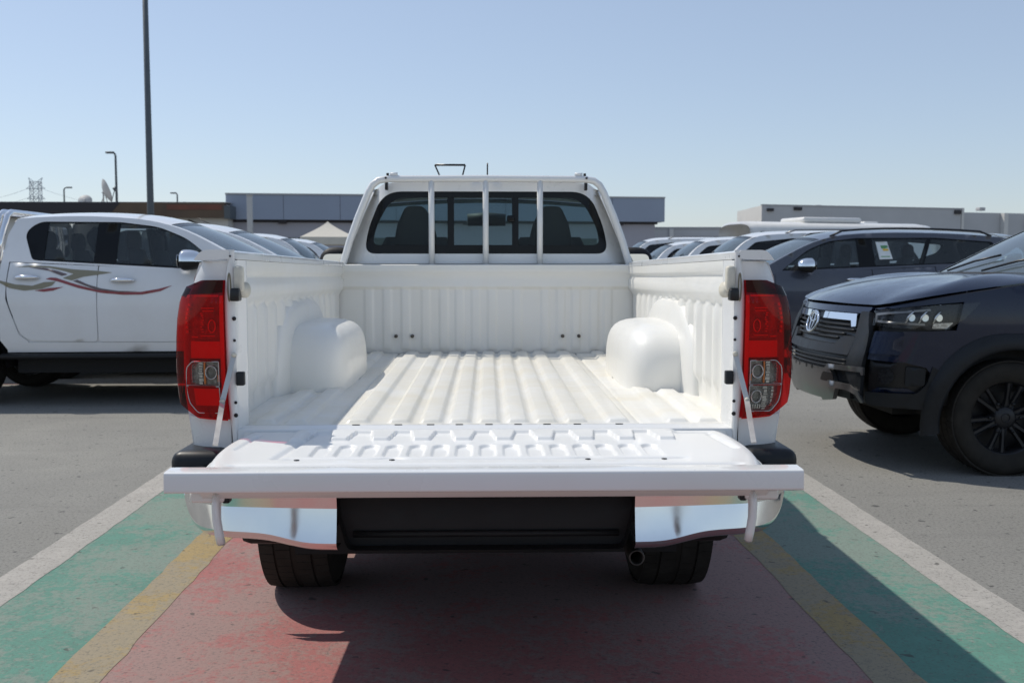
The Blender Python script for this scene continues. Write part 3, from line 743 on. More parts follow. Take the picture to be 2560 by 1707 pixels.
# --- bed: outer sides
for sd in for_sides:
    mb = MB()
    arch_ = [(1.10+.48*cos(pi*k/18), .38+.48*sin(pi*k/18)) for k in range(19)]
    arch_ = [p for p in arch_ if p[1] > .66]
    ol = [(.045, .66), (.045, .818), (.075, .895), (.155, 1.05), (.195, 1.17), (.09, 1.212), (.046, 1.234), (.040, 1.279), (2.33, 1.254), (2.33, .60), (1.10+.46, .60)] + arch_
    mb.panel(ol, lambda y, z, o=0: (sd*(XO(z)+o-.012*(1-sst(0, .12, y))), y, z), .06, thick=.03)
    # rear corner face (around and below the lamp)
    mb.grid(lambda a, z: (sd*(.742+(XO(z)-.012-.742)*a), .004+.04*a**3, z), lin(0, 1, 9), [.66, .70, .74, .78, .81, .83])
    mb.grid(lambda a, z: (sd*(.742+(XO(z)-.012-.742)*a), .004+.04*a**3, z), lin(0, 1, 9), [1.22, 1.24, 1.262, 1.283])
    # lamp pocket back
    mb.grid(lambda a, z: (sd*(.742+(XO(z)-.02-.742)*a), .06, z), lin(0, 1, 5), [.80, .9, 1.0, 1.1, 1.24])
    mb.build('bed_side', 'white', hero)
    # rail on top with its end cap
    rl = MB()
    prof = rpoly([(.735, -.008, .002), (.735, .018, .010), (.815, .018, .022), (.838, -.012, .004)], .01, 4)
    rl.add([(sd*x, yy, RZL(yy)+h) for yy in (-.008, .9, 1.6, 2.34) for x, h in prof],
           [(i*len(prof)+j, i*len(prof)+(j+1) % len(prof), (i+1)*len(prof)+(j+1) % len(prof), (i+1)*len(prof)+j) for i in range(3) for j in range(len(prof))]+[tuple(range(len(prof)))], False)
    rl.build('bed_rail', 'white', hero)
    # post: rear face strip, inner reveal
    ps = MB()
    e1 = smooth_tab([(.70, .738), (.78, .738), (.88, .747), (1.0, .750), (1.17, .752), (1.23, .748), (1.31, .737)])
    ps.grid(lambda t, z: (sd*(e1(z)+(.722-e1(z))*t), -.002-.006*(1-abs(2*t-1)**3), z), lin(0, 1, 9), lin(.715, 1.309, 26))
    ps.grid(lambda t, z: (sd*(.722-.022*sst(0, 1, t)+.045*sst(.7, 1, t)), .0+.10*t, z), lin(0, 1, 12), lin(.74, 1.285, 10))
    ps.grid(lambda t, z: (sd*(.722+.020*t), .0-.002, z), [0, 1], [1.285, 1.315])
    post = ps.build('bed_post', 'white', hero)
    hl = MB()
    for z, r in ((1.118, .006), (1.055, .004), (.875, .0045), (.838, .006)): hl.cyl((sd*.7245, -.0085, z), (sd*.7245, -.011, z), r, 12)
    hl.cyl((sd*.733, -.006, 1.297), (sd*.733, -.0095, 1.297), .003, 8)
    hl.build('fixing_hole', 'black', post, split=True)
    # latch striker: cream bracket, rubber block, washer
    lt = MB(); lt.box((sd*.7075, -.012, 1.232), (.026, .03, .075), .008)
    lt.tube([(sd*.700, .004, 1.200), (sd*.692, .0, 1.200)], .023, 20)
    lo_ = lt.build('latch_bracket', 'cream', hero)
    MB().box((sd*.714, -.028, 1.186), (.026, .036, .034), .004).box((sd*.714, -.028, 1.203), (.022, .030, .006), .002).build('rubber_buffer', 'black', lo_)
    rg = MB()
    rg.tube([(sd*(.737+.004*cos(2*pi*k/20)), -.0085, 1.208+.040*sin(2*pi*k/20)) for k in range(20)], .0022, 6, True)
    rg.build('latch_slot', 'gold', lo_)
    cl = MB(); cl.box((sd*.709, -.010, .945), (.024, .022, .040), .004); cl.build('rubber_stop', 'plastic_g', hero)
    # --- tail lamp
    def lens(a, z, o=0):
        xi = e1(z)+.002; xo = XO(z)+.004
        if a <= 1:
            x = xi+(xo-xi)*a; y = -.022+.055*a**3; nx, ny = .7*a**2, -1+.4*a**2
        else: x = xo-.006*(a-1); y = .033+(a-1)*.18; nx, ny = .7+.3*min(1, (a-1)*4), -.6+.6*min(1, (a-1)*4)
        return (sd*(x+nx*o), y+ny*o, z)
    full = rpoly([(0, .824, .008), (.62, .830, .05), (1.0, .866, .04), (1.25, .90, .05), (1.7, 1.05, .1), (1.95, 1.17, .03), (1.35, 1.20, .05), (.9, 1.212, .06), (.55, 1.2285, .05), (0, 1.2285, .01)], .02)
    tl = empty('tail_lamp', (0, 0, 0)); tl.parent = hero
    MB().panel(full, lambda a, z, o=0: lens(a, z, o-.024), .05, rim=False).build('housing', 'red_house', tl)
    zz = lambda a0, a1, z0, z1, r=.012: rpoly([(a0, z0), (a1, z0), (a1, z1), (a0, z1)], r)
    topband = rpoly([(0, 1.193, 0), (.82, 1.186, 0), (1.30, 1.175, .02), (1.35, 1.20, .05), (.9, 1.212, .06), (.55, 1.2285, .05), (0, 1.2285, .01)], .01)
    MB().panel(topband, lens, .05, rim=False).build('dark_lens', 'lens_dark', tl)
    clear1 = rpoly([(.11, .925), (.11, .995), (.62, .995, .05), (.74, .975, .03), (.76, .925, 0)], .006)
    low1 = rpoly([(.11, .922), (.76, .922, 0), (.74, .875, .05), (.60, .846, .05), (.11, .846)], .008)
    redl = rpoly([(0, .824, .008), (.62, .830, .05), (1.0, .866, .04), (1.25, .90, .05), (1.7, 1.05, .1), (1.95, 1.17, .03), (1.30, 1.175, .02), (.82, 1.186, 0), (0, 1.193, 0)], .02)
    hs = [clear1, low1]
    MB().panel(redl, lens, .045, hs, rim=False).build('red_lens', 'lens_red', tl)
    MB().panel(clear1, lens, .05, rim=False).build('clear_lens', 'lens_clear', tl)
    MB().panel(low1, lens, .05, rim=False).build('lower_lens', 'lens_red' if sd < 0 else 'lens_clear', tl)
    fr = MB()
    for pl in (clear1, low1): fr.tube([lens(a, z, .0008) for a, z in pl], .0014, 5, True)
    fr.build('lens_seam', 'steel', tl)
    ri = MB()   # bright red reflectors behind the lens
    def blk(mb, a0, a1, z0, z1, o=-.018): mb.panel(zz(a0, a1, z0, z1, .004), lambda a, z, q=0: lens(a, z, q+o), .05, thick=.006)
    blk(ri, .10, .72, 1.003, 1.052); blk(ri, .02, .095, .90, 1.185, -.016); blk(ri, .12, .74, 1.180, 1.186)
    for k in range(7): blk(ri, .80-.012*abs(k-3)+.02, .84-.012*abs(k-3)+.02, 1.075+k*.013, 1.083+k*.013, -.014)
    rr2 = random.Random(3)
    for z in (1.066, 1.146, 1.138): blk(ri, .18+rr2.uniform(0, .06), .46+rr2.uniform(0, .06), z, z+.003)
    for k in range(9): a_ = .44+rr2.uniform(-.02, .03); z_ = 1.078+k*.0066; blk(ri, a_, a_+rr2.uniform(.02, .06), z_, z_+rr2.uniform(.002, .005))
    ri.tube([lens(.25+.07*cos(2*pi*k/20), 1.096+.018*sin(2*pi*k/20), -.016) for k in range(20)], .002, 6, True)
    blk(ri, .55, .70, 1.062, 1.066)
    if sd < 0: blk(ri, .16, .70, .865, .915, -.020)
    ri.build('red_reflector', 'red_in2', tl)
    r2 = MB(); blk(r2, .10, .70, 1.06, 1.178, -.022); r2.build('inner_reflector', 'red_in', tl)
    dk = MB(); blk(dk, .10, .78, .918, 1.0, -.021)
    if sd > 0: blk(dk, .10, .78, .842, .922, -.0212)
    dk.build('reflector_bowl', 'lamp_dk', tl)
    lm = MB()
    def ringl(a, z, r, w_): lm.tube([lens(a+r/.11*cos(2*pi*k/24)*.62, z+r*sin(2*pi*k/24), -.012) for k in range(24)], w_, 6, True)
    def pill(a, z0, z1, hw):
        rr_ = random.Random(int(z0*1e3)+int(a*100)); z = z0
        while z < z1:
            h = rr_.uniform(.003, .009); blk(lm, a-hw*rr_.uniform(.5, 1), a+hw*rr_.uniform(.5, 1), z, min(z+h, z1), -.014); z += h+rr_.uniform(.001, .003)
    ringl(.28, .962, .019, .0022); pill(.49, .928, .992, .055); pill(.70, .930, .985, .015)
    if sd > 0:
        ringl(.28, .888, .018, .0020); pill(.46, .85, .918, .06); pill(.62, .86, .915, .03)
        for k in range(6): blk(lm, .12+.05*k, .145+.05*k, .853, .865, -.014)
    lm.build('bulb_ring', 'lamp_in', tl)
    am = MB(); blk(am, .40, .425, .928, .992, -.013); blk(am, .12, .16, .935, .955, -.013); am.build('amber_strip', 'amber', tl)
    # --- tailgate stay
    stm = MB(); a = Vector((sd*.724, -.016, 1.017)); b = Vector((sd*.752, -.05, .885)); c = Vector((sd*.722, -.25, .793))
    stm.tube([a, b], .010, 4, ry=.0035, up=(0, 1, .3)); stm.tube([b, c], .010, 4, ry=.0035, up=(0, .4, .9))
    so_ = stm.build('tailgate_stay', 'steel', hero)
    pv = MB(); pv.cyl(a+Vector((0, -.004, -.002)), a+Vector((0, -.010, -.002)), .007, 12); pv.cyl(b+Vector((0, -.004, 0)), b+Vector((0, -.010, 0)), .007, 12)
    pv.build('pivot', 'cream', so_)

# --- bed: inner walls with ribs
def wall_x(y, z):
    t = (RZL(y)-z)
    base = lerp_tab([(0, .736), (.045, .737), (.052, .748), (.062, .748), (.070, .737), (.118, .738), (.15, .760), (.6, .762)], t)
    m = sst(.135, .165, t)*(1-sst(.40, .44, t))
    ph = (y-.42)/.158
    rib = sst(.22, .30, abs(ph-round(ph)))
    inr = sst(.33, .36, y)*(1-sst(2.14, 2.17, y))
    return base-.017*m*rib*inr
for sd in for_sides:
    mb = MB()
    tz = [.010, .02, .045, .052, .062, .070, .09, .118, .13, .14, .15, .158, .165, .18, .25, .33, .39, .41, .43, .45, .48, .55]
    mb.grid(lambda y, k: (sd*wall_x(y, RZL(y)-tz[int(k)]*(RZL(y)-FLZ(y)+.01)/.55*1.0), y, RZL(y)-tz[int(k)]*(RZL(y)-FLZ(y)+.01)/.55), lin(.09, 2.335, 160), list(range(len(tz))))
    mb.build('bed_wall', 'bed', hero)
    # wheel housing
    ww = MB(); P_ = lambda v, e: (abs(v)**e)*(1 if v >= 0 else -1)
    def wh(et, om, g=0):
        s_ = P_(sin(et), .36); x = .765-.245*P_(cos(et), .42)
        return (sd*x, 1.225+(.445+g)*s_*P_(cos(om), .45), .795+(.255+g)*s_*P_(sin(om), .60))
    ww.grid(lambda e, o: wh(e, o), [.0005, .02, .08, .16, .26, .38, .52, .68, .85, 1.02, 1.2, 1.38, pi/2], lin(0, pi, 41))
    # pressed shoulder that carries the housing up into the side wall
    ww.grid(lambda e, o: (sd*(.764-.062*P_(cos(e), .75)), 1.225+.56*P_(sin(e), .75)*P_(cos(o), .62), .79+.345*P_(sin(e), .75)*P_(sin(o), .75)), [.0005, .15, .3, .5, .7, .9, 1.1, 1.3, 1.45, pi/2], lin(0, pi, 41))
    wo = ww.build('wheel_housing', 'bed', hero)
    fl = MB(); fl.tube([(sd*.757, 1.225+.455*P_(cos(o), .45), .795+.268*P_(sin(o), .60)) for o in lin(0, pi, 41)], .007, 6)
    fl.build('flange', 'bed', wo)
# --- bed floor
RIDGES = [(-.66, .05), (-.565, .05), (-.385, .052), (-.26, .05), (-.165, .05), (-.080, .050), (.008, .050), (.094, .050), (.180, .050), (.270, .050), (.395, .052), (.575, .05), (.665, .05)]
def floor_h(x, y):
    h = 0
    for c, wd in RIDGES: h = max(h, 1-sst(wd*.42, wd*.78, abs(x-c)))
    h *= sst(.055, .075, y)
    crease = 0
    for c in (-.455, .462): crease = max(crease, 1-sst(.002, .006, abs(x-c)))
    return FLZ(y)+.013*h-.006*crease*sst(.05, .06, y)
xs = set()
for c, wd in RIDGES:
    for k in (-.80, -.72, -.62, -.5, -.4, 0, .4, .5, .62, .72, .80): xs.add(round(c+k*wd, 4))
for c in (-.455, .462):
    for k in (-.007, -.004, -.002, 0, .002, .004, .007): xs.add(round(c+k, 4))
xs |= {-.77, -.73, -.51, -.48, .5, .52, .73, .77, -.32, .33}
mb = MB()
mb.grid(lambda x, y: (x, y, floor_h(x, y)), sorted(xs), [.05, .055, .06, .065, .07, .076, .1, .4, .8, 1.2, 1.6, 2.0, 2.34])
flo = mb.build('bed_floor', 'bed_floor', hero)
sm_ = MB()
for c, wd in RIDGES[2:11]: sm_.box((c, .040, FLZ(0)+.0015), (.022, .005, .002))
sm_.build('drain_slot', 'plastic_g', flo, split=True)
sl_ = MB().grid(lambda x, k: (x, [.052, .034, .026, .004, -.004, -.004][int(k)], [.800, .800, .796, .796, .792, .74][int(k)]), [-.722, 0, .722], list(range(6)))
sl_.build('bed_sill', 'white', flo)
# --- headboard
HR = [-.61, -.515, -.42, -.315, -.222, -.140, -.056, .028, .16, .305, .385, .465, .56, .63]
def head_y(x, z):
    t = 1.272-z
    base = lerp_tab([(0, 0), (.04, 0), (.046, .006), (.11, .006), (.125, .022), (.5, .022)], t)
    m = sst(.105, .13, t)*(1-sst(.425, .445, t)); r = 0
    for c in HR: r = max(r, 1-sst(.014, .030, abs(x-c)))
    return 2.33+base-.0065*m*r
xs = {-.765, -.74, -.68, .68, .74, .765}
for c in HR:
    for k in (-.034, -.030, -.026, -.022, -.018, -.014, 0, .014, .018, .022, .026, .030, .034): xs.add(round(c+k, 4))
tz = [0, .02, .04, .046, .08, .105, .11, .115, .12, .125, .13, .2, .3, .40, .425, .432, .44, .447, .46]
mb = MB().grid(lambda x, k: (x, head_y(x, 1.272-tz[int(k)]), 1.272-tz[int(k)]), sorted(xs), list(range(len(tz))))
mb.grid(lambda x, k: (x, [2.33, 2.335, 2.36, 2.40, 2.40][int(k)], [1.272, 1.276, 1.276, 1.272, .70][int(k)]), [-.80, 0, .80], list(range(5)))
hb = mb.build('headboard', 'bed', hero)
bt = MB()
for x in (-.47, -.385, .395, .48): bt.cyl((x, 2.352, .905), (x, 2.330, .905), .009, 12); bt.cyl((x, 2.331, .905), (x, 2.322, .905), .0055, 6)
M['bolt'] = simple('dusty_bolt', (.13, .115, .095), .6, .3)
bt.build('headboard_bolt', 'bolt', hb, split=True)

# --- tailgate (lying open)
GW = smooth_tab([(-.52, .690), (-.50, .697), (-.44, .712), (-.35, .725), (-.25, .733), (-.10, .728), (.0, .715)])
def gate_h(x, y):
    """height of the pressed inner skin: x across, y from 0 (hinge) to -.5 (lip)"""
    z = .789+.006*y
    e = abs(x)/GW(y)
    d = (1-e)*GW(y)
    z -= .040*(1-sst(0, .055, d))**2            # rolled edge
    # long raised field on both sides of the stepped line
    n = x/.1135
    ph = n-math.floor(n)
    tri = sst(.10, .24, ph)*(1-sst(.60, .74, ph))
    yl = -.050-.112*tri
    if abs(x) < .56:
        edge = 1-sst(.56-.03, .56, abs(x))
        # upper field is raised above the stepped line
        z += .0095*sst(-.006, .006, y-yl)*edge - .0095*sst(-.010, 0, y+.020)*edge
        # U pads
        k = round((x-.004)/.0622)
        if abs(k) <= 7:
            xc = .004+k*.0622
            dx = abs(x-xc); top = -.222
            cap = top-.018*(dx/.021)**2
            ins = (1-sst(.0175, .0235, dx))*(1-sst(cap-.007, cap+.003, y))*sst(-.40, -.345, y)
            z -= .0085*ins
        # long groove below the pads
        wv = .014*(math.exp(-((x+.24)/.03)**2)+math.exp(-((x-.26)/.03)**2))
        g = math.exp(-((y+.417-wv)/.0085)**2)*(1-sst(.49, .52, abs(x)))
        z -= .009*g
    # diagonal grooves near the ends
    for s_, x0 in ((-1, .505), (1, .575)):
        if x*s_ > 0:
            pass
    if x < 0:
        g = math.exp(-((x+.52-.10*(y+.30))/.010)**2)*sst(-.43, -.40, y)*(1-sst(-.06, -.03, y)); z -= .009*g
        g = math.exp(-((x+.655-.06*(y+.2))/.007)**2)*sst(-.30, -.27, y)*(1-sst(-.08, -.05, y)); z -= .007*g
    else:
        g = (1-sst(.058, .066, abs(x-.585)))*math.exp(-((y+.045)/.008)**2); z -= .007*g
        g = math.exp(-((x-.655+.10*(y+.2))/.010)**2)*sst(-.30, -.27, y)*(1-sst(-.08, -.05, y)); z -= .008*g
    # groove along the lip
    g = math.exp(-((y+.493)/.009)**2)*(1-sst(.61, .64, abs(x))); z -= .010*g
    return z
mb = MB()
ys = lin(-.012, -.516, 150)
def gp(i, y):
    x = GW(y)*i; return (x, y, gate_h(x, y))
us = [-1, -.99, -.98, -.965, -.95]+lin(-.93, .93, 420)+[.95, .965, .98, .99, 1]
mb.grid(gp, us, ys)
# side and underside skins
mb.grid(lambda i, k: (GW(ys[int(i)])*(1 if k < 2 else .985), ys[int(i)], gate_h(GW(ys[int(i)]), ys[int(i)])-[0, .03, .032][int(k)]), list(range(0, 150, 6)), [0, 1, 2])
mb.grid(lambda i, k: (-GW(ys[int(i)])*(1 if k < 2 else .985), ys[int(i)], gate_h(GW(ys[int(i)]), ys[int(i)])-[0, .03, .032][int(k)]), list(range(0, 150, 6)), [0, 1, 2])
mb.grid(lambda x, k: (x*(.70+.02*sin(k)), [-.010, -.012, -.10, -.30, -.46, -.525, -.540][int(k)], [.789, .735, .722, .708, .703, .712, .742][int(k)]), [-1, -.5, 0, .5, 1], list(range(7)))
gate = mb.build('tailgate', 'gate', hero)
lp = MB()
pr_ = rpoly([(-.516, .740, .004), (-.516, .787, .004), (-.577, .785, .007), (-.579, .735, .008)], .005, 4); n = len(pr_)
lp.add([(sx*.757, y, z) for sx in (-1, 1) for y, z in pr_], [tuple(range(n)), tuple(range(2*n-1, n-1, -1))], False)
lp.add([(sx*.757, y, z) for sx in (-1, 1) for y, z in pr_], [(i, (i+1) % n, n+(i+1) % n, n+i) for i in range(n)], True)
lp.build('tailgate_lip', 'white', gate)
ho = MB()
for x in (-.472, -.235, .255, .447): ho.cyl((x, -.437, .778), (x, -.437, .7880), .007, 12)
ho.build('tailgate_plug', 'plastic_g', gate, split=True)
for sd in for_sides:
    lv = MB()
    lv.box((sd*.672, -.50, .715), (.085, .05, .03), .008)
    lv.tube([(sd*.648, -.515, .72), (sd*.650, -.522, .695), (sd*.648, -.528, .66), (sd*.642, -.532, .625), (sd*.638, -.532, .603)], [.021, .021, .017, .0125, .009], 8, ry=.011)
    lo_ = lv.build('latch_lever', 'white', gate)
    MB().box((sd*.628, -.505, .712), (.016, .03, .028), .003).build('lever_spring', 'plastic_g', lo_)
    MB().tube([(sd*.638, -.5325, .6075), (sd*.6375, -.533, .600)], .0085, 8).build('lever_tip', 'steel', lo_)

# --- rear bumper
LOWZ = smooth_tab([(0, .497), (.40, .497), (.49, .499), (.60, .519), (.72, .524), (.80, .528), (.85, .552), (.885, .597), (.905, .640)])
def bump_y(x): return -.245+.05*(abs(x)/.7)**2+.20*max(0, (abs(x)-.68)/.22)**2.6
for sd in for_sides:
    mb = MB()
    ts = lin(0, .6, 22)+lin(.62, 1, 30)
    def strip(rows):
        def bf(t, k):
            x = .405+.498*t; zl = LOWZ(x); z, dy = rows(zl)[int(k)]
            zz_ = max(z, zl)
            return (sd*x, bump_y(x)+dy, zz_)
        mb.grid(bf, ts, list(range(len(rows(.5)))))
    sl2 = lambda zl: -.20*max(0, .614-zl-.026)
    strip(lambda zl: [(.706, .05), (.704, -.012)])
    strip(lambda zl: [(.704, -.012), (.672, -.008), (.64, -.003), (.614, .0)])
    strip(lambda zl: [(.614, .0), (zl+.060, sl2(zl)*.5), (zl+.026, sl2(zl))] if zl < .55 else [(.614, .0), ((.614+zl+.026)/2, sl2(zl)*.5), (zl+.026, sl2(zl))])
    strip(lambda zl: [(zl+.026, sl2(zl)), (zl+.018, sl2(zl)+.003), (zl+.008, sl2(zl)+.014), (zl, sl2(zl)+.03), (zl+.004, .07)])
    bp = mb.build('bumper', 'bumper_chrome', hero)
    cp = MB(); cp.box((sd*.822, .03, .697), (.155, .22, .092), .03, seg=4); cp.box((sd*.74, .10, .70), (.2, .25, .05), .01)
    cp.build('bumper_cap', 'plastic_g', bp)
    fl = MB(); fl.box((sd*.60, -.06, .525), (.19, .16, .075), .03); fl.build('bumper_bracket', 'plastic', hero)
cb = MB()
cb.panel(rpoly([(-.405, .72, 0), (.405, .72, 0), (.395, .60, .03), (.372, .512, .02), (-.372, .512, .02), (-.395, .60, .03)], .02), lambda x, z, o=0: (x, -.225+.06*sst(.60, .72, z)-o, z), .06, thick=-.05)
cb.tube([(-.36, -.232, .545), (.36, -.232, .545)], .009, 8)
cb.box((0, -.10, .71), (.8, .20, .02), .005); cb.box((0, -.12, .535), (.75, .2, .03), .01)
cb.build('bumper_step', 'plastic', hero)
# --- rear wheels, axle, exhaust
for sd in for_sides:
    wheel(hero, lambda x, y, z, sd=sd: (sd*(.715+y), 1.10+x, .385+z), .385, 'alloy')
ub = MB()
for sd in for_sides: ub.box((sd*.47, 1.2, .60), (.09, 2.8, .16), .01); ub.box((sd*.53, 1.1, .45), (.07, 1.25, .05), .01)
ub.cyl((-.62, 1.10, .385), (.62, 1.10, .385), .045, 14); ub.lathe([(.02, -.14), (.10, -.12), (.15, -.03), (.15, .03), (.10, .12), (.02, .14)], (.08, 1.10, .385), 'y', 20)
ub.lathe([(.36, -.10), (.37, -.05), (.37, .05), (.36, .10), (.2, .10), (.2, -.10), (.36, -.10)], (0, .45, .50), 'z', 28)
ub.box((0, 1.2, .70), (1.44, 2.3, .12)); ub.box((0, .3, .60), (.9, .08, .12))
for sd in for_sides: ub.box((sd*.78, 2.05, .62), (.22, .5, .2)); ub.grid(lambda k, x: (sd*x, 1.10+.48*cos(pi*k/16), .38+.48*sin(pi*k/16)), list(range(17)), [.55, .885])
ub.build('chassis', 'under', hero)
ex = MB(); pr_ = [(.017, .12), (.019, -.002), (.023, -.004), (.024, .0), (.024, .5), (.024, 1.0)]
ex.lathe(pr_, (.448, .02, .402), 'y', 24); ex.cyl((.448, .45, .402), (.448, 1.6, .42), .024, 12)
M['exh'] = simple('sooty_steel', (.10, .095, .09), .5, .8, var=.3)
ex.build('exhaust_pipe', 'exh', hero)

# --- cab rear wall with the sliding window, guard bars in front
def cabw(z): return ribbon(3.48, z, 0, 5.25)[1]
def backf(x, z, o=0):
    wz = cabw(z); e = min(1, abs(x)/wz)
    return (x, 2.452+.11*max(0, (e-.80)/.20)**2.2+.05*(z-1.28)-o*1.0+.012*(1-e*e)*-1, z)
zs_ = [1.16, 1.22, 1.28, 1.34, 1.4, 1.46, 1.52, 1.58, 1.62, 1.655]
outl = [(-cabw(z)+.004, z) for z in zs_]+[(-.54, 1.700), (-.3, 1.716), (0, 1.722), (.3, 1.716), (.54, 1.700)]+[(cabw(z)-.004, z) for z in reversed(zs_)]
win = rpoly([(-.642, 1.332, .06), (.642, 1.332, .06), (.625, 1.46, .1), (.545, 1.658, .10), (-.545, 1.658, .10), (-.625, 1.46, .1)], .06, 8)
cw = MB().panel(outl, backf, .06, [win], thick=.03)
cw.tube([backf(x, 1.283, .012) for x in lin(-.74, .74, 13)], .006, 6)
cwo = cw.build('cab_rear_wall', 'white', hero)
inn = rpoly([(-.60, 1.378, .04), (.60, 1.378, .04), (.583, 1.47, .1), (.50, 1.626, .10), (-.50, 1.626, .10), (-.583, 1.47, .1)], .05, 8)
fr = MB().panel(win, lambda x, z, o=0: backf(x, z, o-.006), .06, [inn], thick=.012)
for x in (-.188, .152): fr.panel([(x-.017, 1.37), (x+.017, 1.37), (x+.017, 1.63), (x-.017, 1.63)], lambda a, b, o=0: backf(a, b, o-.010), .08, thick=.02)
fr.box(backf(.128, 1.515, .0), (.04, .03, .035), .006)
fr.panel([(-.18, 1.355), (.15, 1.355), (.15, 1.372), (-.18, 1.372)], lambda a, b, o=0: backf(a, b, o+.0), .08, thick=.01)
rw = fr.build('rear_window_frame', 'frit', cwo)
MB().panel(inn, lambda x, z, o=0: backf(x, z, o-.016), .1, rim=False).build('rear_window_pane', 'glass_hero', cwo)
ts = MB()
for z in (1.20,): ts.panel([(-.70, .5), (.70, .5), (.72, 1.17), (-.72, 1.17)], lambda x, z, o=0: (x, 2.47, z), .3, rim=False)
ts.build('cab_lower_wall', 'white', cwo)
hl_ = MB().grid(lambda x, y: (x, y, 1.685-.05*(x/.62)**2), lin(-.60, .60, 9), [2.50, 2.9, 3.1]); hl_.build('headliner', 'liner', hero)
gb = MB()
gpth = [(-.752, 1.25), (-.752, 1.283), (-.712, 1.414), (-.667, 1.537), (-.613, 1.665), (-.590, 1.705), (-.560, 1.727), (-.518, 1.7345)]
gpth = gpth+[(0, 1.738)]+[(-a, b) for a, b in reversed(gpth)]
gb.tube([(x, 2.405, z-.017) for x, z in gpth], .0185, 10, ry=.0185, up=(0, 1, 0))
gb.tube([(-.50, 2.405, 1.741), (-.46, 2.405, 1.742)], .010, 8); gb.tube([(.46, 2.405, 1.742), (.50, 2.405, 1.741)], .010, 8)
go = gb.build('guard_frame', 'white', hero)
for x in (-.286, -.004, .279): MB().tube([(x, 2.405, 1.71), (x, 2.405, 1.255)], .016, 10).build('guard_bar', 'white', go)
gs = MB()
for sx in (-.52, .52): gs.box((sx, 2.43, 1.682), (.014, .05, .040), .002); gs.cyl((sx, 2.39, 1.722), (sx, 2.380, 1.722), .006, 8); gs.cyl((sx*.985, 2.405, 1.735), (sx*.985, 2.405, 1.748), .007, 8)
gs.build('guard_mount', 'black', go, split=True)
an = MB(); an.tube([(.005, 2.75, 1.76), (.006, 2.75, 1.835)], .0045, 6); an.build('roof_aerial', 'black', hero)
rb = MB(); rb.tube([(-.255, 2.9, 1.755), (-.292, 2.9, 1.838)], .005, 6); rb.tube([(-.292, 2.9, 1.838), (-.120, 2.9, 1.838)], .0065, 6); rb.tube([(-.120, 2.9, 1.838), (-.142, 2.9, 1.755)], .005, 6)
rb.build('roof_bracket', 'black', hero)

# ------------------------------------------------------------------ other parked vehicles
def pickup_bed(root, T, paint_m, length, cab_end, ax_r, bar=True):
    a0 = cab_end+.045; zc = .350; Ra = .455
    body = MB()
    for sd in (1, -1):
        f = lambda u, z, off=0, sd=sd: T(*(lambda r: (r[0], sd*r[1], r[2]))(ribbon(u+.70, z, off, length)))
        ar = [(ax_r+Ra*cos(pi-pi*k/18), zc+Ra*sin(pi-pi*k/18)) for k in range(19)]; ar = [p for p in ar if p[1] > .53]
        body.panel([(a0, .52), (a0, 1.29), (length-.06, 1.30), (length-.03, 1.0), (length-.06, .58), (length-.15, .54)]+list(reversed(ar)), f, .08)
        body.grid(lambda u, k: T(u, sd*[.835, .80, .74, .735, .735][int(k)], [1.293, 1.318, 1.318, 1.29, .80][int(k)]), [a0, length-.05], list(range(5)))
    body.grid(lambda u, y: T(u, y, .82), [a0, length-.06], [-.74, .74]); body.grid(lambda y, z: T(a0+.02, y, z), [-.80, .80], [.6, 1.29])
    bd = body.build('bed', paint_m, root)
    tg = MB(); tg.grid(lambda y, z: T(length-.045+.015*cos(z*6), y, z), lin(-.73, .73, 9), lin(.74, 1.30, 8)); tg.grid(lambda y, k: T(length-.045-.05*k, y, 1.30), [-.73, .73], [0, 1])
    tg.build('tailgate', paint_m, root)
    for sd in (1, -1):
        MB().grid(lambda a, z: T(length-.03-.16*max(0, a-.5)**1.5*2, sd*(.74+.15*min(1, a*1.2)), z), lin(0, 1.5, 7), lin(.84, 1.22, 5)).build('tail_lamp', 'lens_red', root)
    rb = MB(); rb.box(T(length+.02, 0, .60), (.16, 1.7, .16) if abs(T(1, 0, 0)[0]-T(0, 0, 0)[0]) > .5 else (1.7, .16, .16), .03); rb.build('rear_bumper', 'chrome', root)
    if bar:
        ba = MB()
        for uo in (.10, .17):
            ba.tube([T(cab_end+uo, -.72, 1.30), T(cab_end+uo-.02, -.68, 1.52), T(cab_end+uo-.03, -.58, 1.73), T(cab_end+uo-.03, -.50, 1.765), T(cab_end+uo-.03, .50, 1.765), T(cab_end+uo-.03, .58, 1.73), T(cab_end+uo-.02, .68, 1.52), T(cab_end+uo, .72, 1.30)], .028, 10)
        for sd in (1, -1): ba.tube([T(cab_end+.17, sd*.66, 1.60), T(cab_end+.9, sd*.74, 1.33)], .025, 8)
        ba.build('roll_bar', 'chrome', root)
